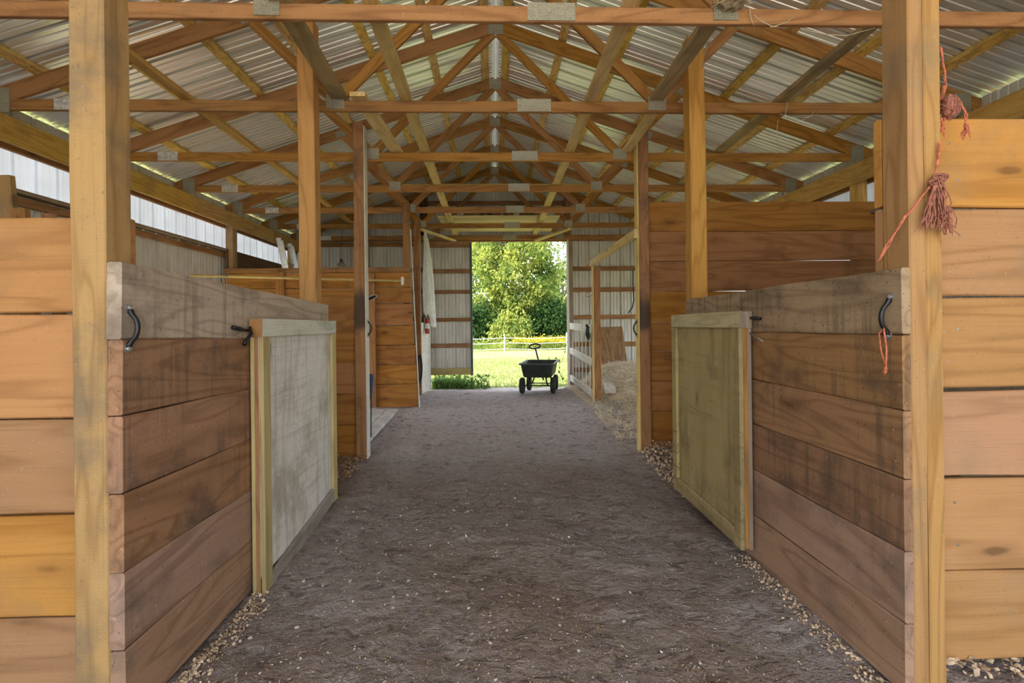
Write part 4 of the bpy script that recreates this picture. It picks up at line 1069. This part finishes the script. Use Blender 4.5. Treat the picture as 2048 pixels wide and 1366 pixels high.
o = cards('chaff', M_shavb, scatter(16000, U(-1.25, 1.5), lambda r: 1.5 + 5.5 * r.random() ** 1.5, .002, 42), .009, .3, 2.2, seed=2); tag(o, 'fine brown chaff trodden into the near dirt aisle', 'chaff')
o = cards('crumbs', M_chip, scatter(6000, U(-1.25, 1.5), lambda r: 1.5 + 5.5 * r.random() ** 1.5, .002, 46), .007, .3, 1.8, seed=3); tag(o, 'small pale crumbs of bedding on the dirt aisle', 'bedding')
def edge(side): 
    return (lambda r: (-1.29 + abs(r.normal(0, .05))) if side < 0 else (1.51 - abs(r.normal(0, .05))))
o = cards('wood_shavings', M_shav, scatter(1100, edge(-1), U(1.6, 2.75), .006, 43), .013, .5, 1.5, seed=4, curl=True); tag(o, 'pale shavings along the foot of the left aisle wall', 'shavings')
o = cards('wood_shavings', M_shav, scatter(600, edge(1), U(1.6, 3.0), .006, 44), .014, .5, 1.5, seed=5, curl=True); tag(o, 'pale shavings along the foot of the right aisle wall', 'shavings')
o = cards('wood_shavings', M_shav, scatter(5200, lambda r: r.uniform(1.72, 3.0), U(1.9, 4.2), .02, 45, lambda x, y: .02), .028, .6, 1.5, seed=6, curl=True); tag(o, 'pale shavings bedding under the tan boards on the right', 'shavings')
o = cards('wood_shavings', M_shav, scatter(3600, lambda r: r.uniform(1.52, 3.2), U(4.05, 5.44), .02, 47, lambda x, y: .05 * sm(1.5, 1.8, x) * sm(4.0, 5.0, y)), .026, .6, 1.5, seed=7, curl=True); tag(o, 'tan shavings bedding in the open right stall doorway', 'shavings')
o = cards('wood_shavings', M_shavb, scatter(3000, lambda r: r.uniform(-3.0, -1.33), U(4.1, 5.44), .02, 48, lambda x, y: .02), .026, .6, 1.5, seed=8, curl=True); tag(o, 'brown shavings bedding in the open left stall doorway', 'shavings')
def bedh(x, y):
    return (.05 + .26 * sm(7.6, 9.6, y)) * sm(1.62, 2.15, x) * sm(5.5, 6.6, y) + 0.03 * noise.noise(Vector((x * 2.5, y * 2.5, 4))) * sm(1.7, 2.0, x)
M_bed = plain('straw_bed', (0.56, 0.47, 0.34), 0.95, 0, 0.45, 18, 0.9)
bed = link('straw_bedding', grid_mesh(list(np.arange(1.60, 4.1, .06)), list(np.arange(5.56, 10.86, .06)), lambda x, y: fz(x, y) - .02 + bedh(x, y)), M_bed); tag(bed, 'packed straw bed heaped up in the right rear stall', 'straw', kind='stuff')
o = cards('straw', M_straw, scatter(15000, lambda r: 1.45 + 2.3 * r.random() ** 1.2, U(5.7, 10.6), .025, 49, bedh), .12, .3, 22, seed=9); tag(o, 'loose pale straw heaped in the right rear stall', 'straw')
o = cards('straw', M_straw, scatter(1700, lambda r: r.uniform(-1.25, 1.55), lambda r: 1.5 + 8 * r.random() ** 1.4, .003, 50), .034, .12, 20, seed=10); tag(o, 'scattered straw stalks lying on the dirt aisle', 'straw')

# ------------------------------------------------------------------ outside the doorway
def leaves(name, mat, P, size, parent=None, seed=0):
    return cards(name, mat, P, size, 1.3, 1.35, seed=seed, parent=parent, curl=True)
def clustered(c, r3, ncl, nper, cr_, seed, shell=.55, zmin=.1):
    r = np.random.default_rng(seed); out = []
    while len(out) < ncl:
        d = r.normal(0, 1, 3); d /= np.linalg.norm(d)
        rad = shell + (1 - shell) * r.random()
        p = np.array(c) + d * np.array(r3) * rad
        if p[2] > zmin: out.append(p)
    out = np.array(out)
    return (out[:, None, :] + r.normal(0, cr_, (len(out), nper, 3))).reshape(-1, 3)
def tree(name, label, base, h, r3, zc, ncl, nper, cr_, size, mat, seed, bark=True, cat='tree'):
    t = thing(name, label, cat, base, 'trees and bushes beyond the fence')
    R = random.Random(seed); m = MB(); b0 = Vector(base)
    top = b0 + Vector((R.uniform(-.5, .5), 0, h * .8))
    pts = [b0.lerp(top, k / 6) + Vector((R.uniform(-.15, .15), R.uniform(-.1, .1), 0)) for k in range(7)]
    rb = max(.03, h * .02); m.tube(pts, [rb * (1 - .85 * k / 6) for k in range(7)], 8); m.build('trunk', M_bark, t, smooth=True)
    m = MB()
    for i in range(9):
        a = pts[1 + i % 5]; d = Vector((math.cos(i * 2.4), math.sin(i * 2.4) * .6, R.uniform(.3, .9))).normalized() * h * R.uniform(.2, .33)
        m.tube([a, a + d * .5 + Vector((0, 0, .1)), a + d], [rb * .4, rb * .25, rb * .08], 6)
    m.build('branch', M_bark, t, smooth=True)
    leaves('foliage', mat, clustered((base[0], base[1], zc), r3, ncl, nper, cr_, seed), size, t, seed)
    return t
tree('maple_tree', 'big bright yellow-green leafy tree filling the doorway beyond the fence', (1.3, 36, -.05), 10.5, (3.3, 2.6, 5.6), 5.4, 210, 100, .29, .20, M_leafa, 5)
tree('tree', 'dark green tree behind the bright tree, at the left of the doorway', (-2.6, 42, -.05), 11, (2.4, 1.8, 5.2), 5.4, 90, 70, .36, .22, M_leafc, 6)
tree('tree', 'pale green tree behind the bright tree, at the right of the doorway', (6.2, 44, -.05), 9, (2.4, 2.0, 3.4), 3.2, 90, 70, .36, .22, M_leafc, 7)
tree('tree', 'tall loose tree far behind, showing sky between its branches', (3.4, 52, -.05), 14, (4.5, 2.4, 6.6), 8.0, 70, 60, .4, .24, M_leafc, 16)
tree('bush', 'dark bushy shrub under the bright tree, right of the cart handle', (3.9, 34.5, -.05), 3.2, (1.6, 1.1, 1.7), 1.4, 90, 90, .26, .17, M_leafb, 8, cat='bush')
tree('bush', 'dark shrub beyond the fence at the left door edge', (-1.2, 34.5, -.05), 3.0, (1.3, 1.0, 1.6), 1.3, 80, 90, .26, .17, M_leafb, 9, cat='bush')
tree('bush', 'yellow-green low shrub under the bright tree, behind the fence post', (1.2, 33.2, -.05), 2.2, (1.3, .8, 1.2), 1.0, 80, 90, .24, .16, M_leafa, 10, cat='bush')
r = np.random.default_rng(77)
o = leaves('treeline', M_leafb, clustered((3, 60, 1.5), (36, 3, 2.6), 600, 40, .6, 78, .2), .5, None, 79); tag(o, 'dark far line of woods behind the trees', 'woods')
P = np.stack([r.uniform(-7, 11, 9000), r.uniform(30.2, 33.0, 9000), np.abs(r.normal(0, .28, 9000))], 1)
o = cards('weeds', M_leafa, P, .16, 1.2, 3.0, seed=80); tag(o, 'tall weeds along the fence beyond the lawn', 'weeds')
P = np.stack([r.uniform(1.2, 7, 2600), r.uniform(30.1, 32.4, 2600), .42 + np.abs(r.normal(0, .14, 2600))], 1)
o = cards('goldenrod', M_gold, P, .11, 1.0, 1.6, seed=81); tag(o, 'yellow goldenrod flowers above the weeds along the fence', 'flowers')
fe_ = thing('paddock_fence', 'white tape fence with thin posts across the lawn', 'fence', (1, 29.6, -.05))
FY = 29.6
for x in (-6.6, -3.0, .62, 4.3, 8.0):
    board('post', (x, FY, -.05), (x, FY, 1.02), .05, .05, M_tape, fe_, up=(1, 0, 0), rough=.001)
for z in (.74, .45, .10):
    m = MB(); pts = []
    for i in range(41):
        x = -6.6 + 14.6 * i / 40; k = (x + 6.6) / 3.65; pts.append((x, FY - .045, z - .06 * math.sin(math.pi * (k % 1))))
    m.tube(pts, .015, 6); m.build('tape', M_tape, fe_)
def blades(name, mat, P, h, seed, lean=.35, wd=.006, parent=None):
    r = np.random.default_rng(seed); n = len(P); P = np.asarray(P, float)
    yaw = r.uniform(0, 2 * np.pi, n); H = h * r.uniform(.5, 1.25, n); L = r.normal(0, lean, n) * H
    d = np.stack([np.cos(yaw), np.sin(yaw), 0 * yaw], 1); s_ = np.stack([-np.sin(yaw), np.cos(yaw), 0 * yaw], 1) * (wd * r.uniform(.7, 1.5, n))[:, None]
    up = np.array([0, 0, 1.0])
    mid = P + d * (L * .35)[:, None] + up * (H * .6)[:, None]; tip = P + d * L[:, None] + up * (H * .95)[:, None]
    V = np.stack([P - s_, P + s_, mid + s_ * .7, mid - s_ * .7, tip], 1).reshape(-1, 3); k = np.arange(n) * 5
    fs = [(a, a + 1, a + 2, a + 3) for a in k] + [(a + 3, a + 2, a + 4) for a in k]
    o = link(name, mesh_from(name, V, fs), mat, parent); o['kind'] = 'stuff'
    return o
P = np.stack([r.uniform(-2.5, 5.5, 26000), 11.5 + 12 * r.random(26000) ** 1.6, -.06 + 0 * r.random(26000)], 1)
o = blades('grass', M_grass, P, .07, 82, .5, .006); tag(o, 'mown sunlit lawn grass beyond the doorway', 'grass')
P = []
for i in range(2600):
    x = -1.35 + abs(r.normal(0, .42)); y = 11.2 + abs(r.normal(0, .22)); P.append((x, y, -.03))
o = blades('weeds', M_weed, P, .34, 83, .5, .007); tag(o, 'green grass tuft growing at the left foot of the doorway', 'weeds')
P = [(-1.3 + 1.2 * r.random() ** 1.5 + r.normal(0, .04), 11.1 + .3 * r.random(), .05 + .34 * r.random() ** 1.5) for _ in range(600)]
o = leaves('weed_leaves', M_weed, P, .06, None, 84); tag(o, 'broad-leaved weeds among the grass at the left doorway foot', 'weeds')
P = [(r.uniform(-1.2, 1.6), 11.15 + .5 * r.random(), -.03) for _ in range(3000)]
o = blades('grass', M_weed, P, .07, 85, .5, .006); tag(o, 'short shaded grass along the threshold of the doorway', 'grass')
# vine up the right jamb
vn = thing('vine', 'thin green vine trailing on the right door jamb', 'vine', (1.58, 11.05, .3))
m = MB(); vp = [atY(px, py, 11.07) for px, py in ((1141, 612), (1137, 668), (1131, 700), (1124, 722), (1118, 727), (1119, 742), (1124, 758))]
m.tube(vp, .004, 5); m.build('stem', M_weed, vn)
P = []
for (px, py) in ((1110, 715), (1114, 718), (1118, 722), (1097, 720), (1119, 735), (1120, 744), (1124, 752), (1125, 758), (1132, 690), (1140, 660), (1137, 680), (1131, 704)):
    for k in range(2): q = atY(px, py, 11.07); P.append((q.x + r.normal(0, .012), 11.07 + r.normal(0, .02), q.z + r.normal(0, .012)))
leaves('foliage', M_weed, P, .055, vn, 86)
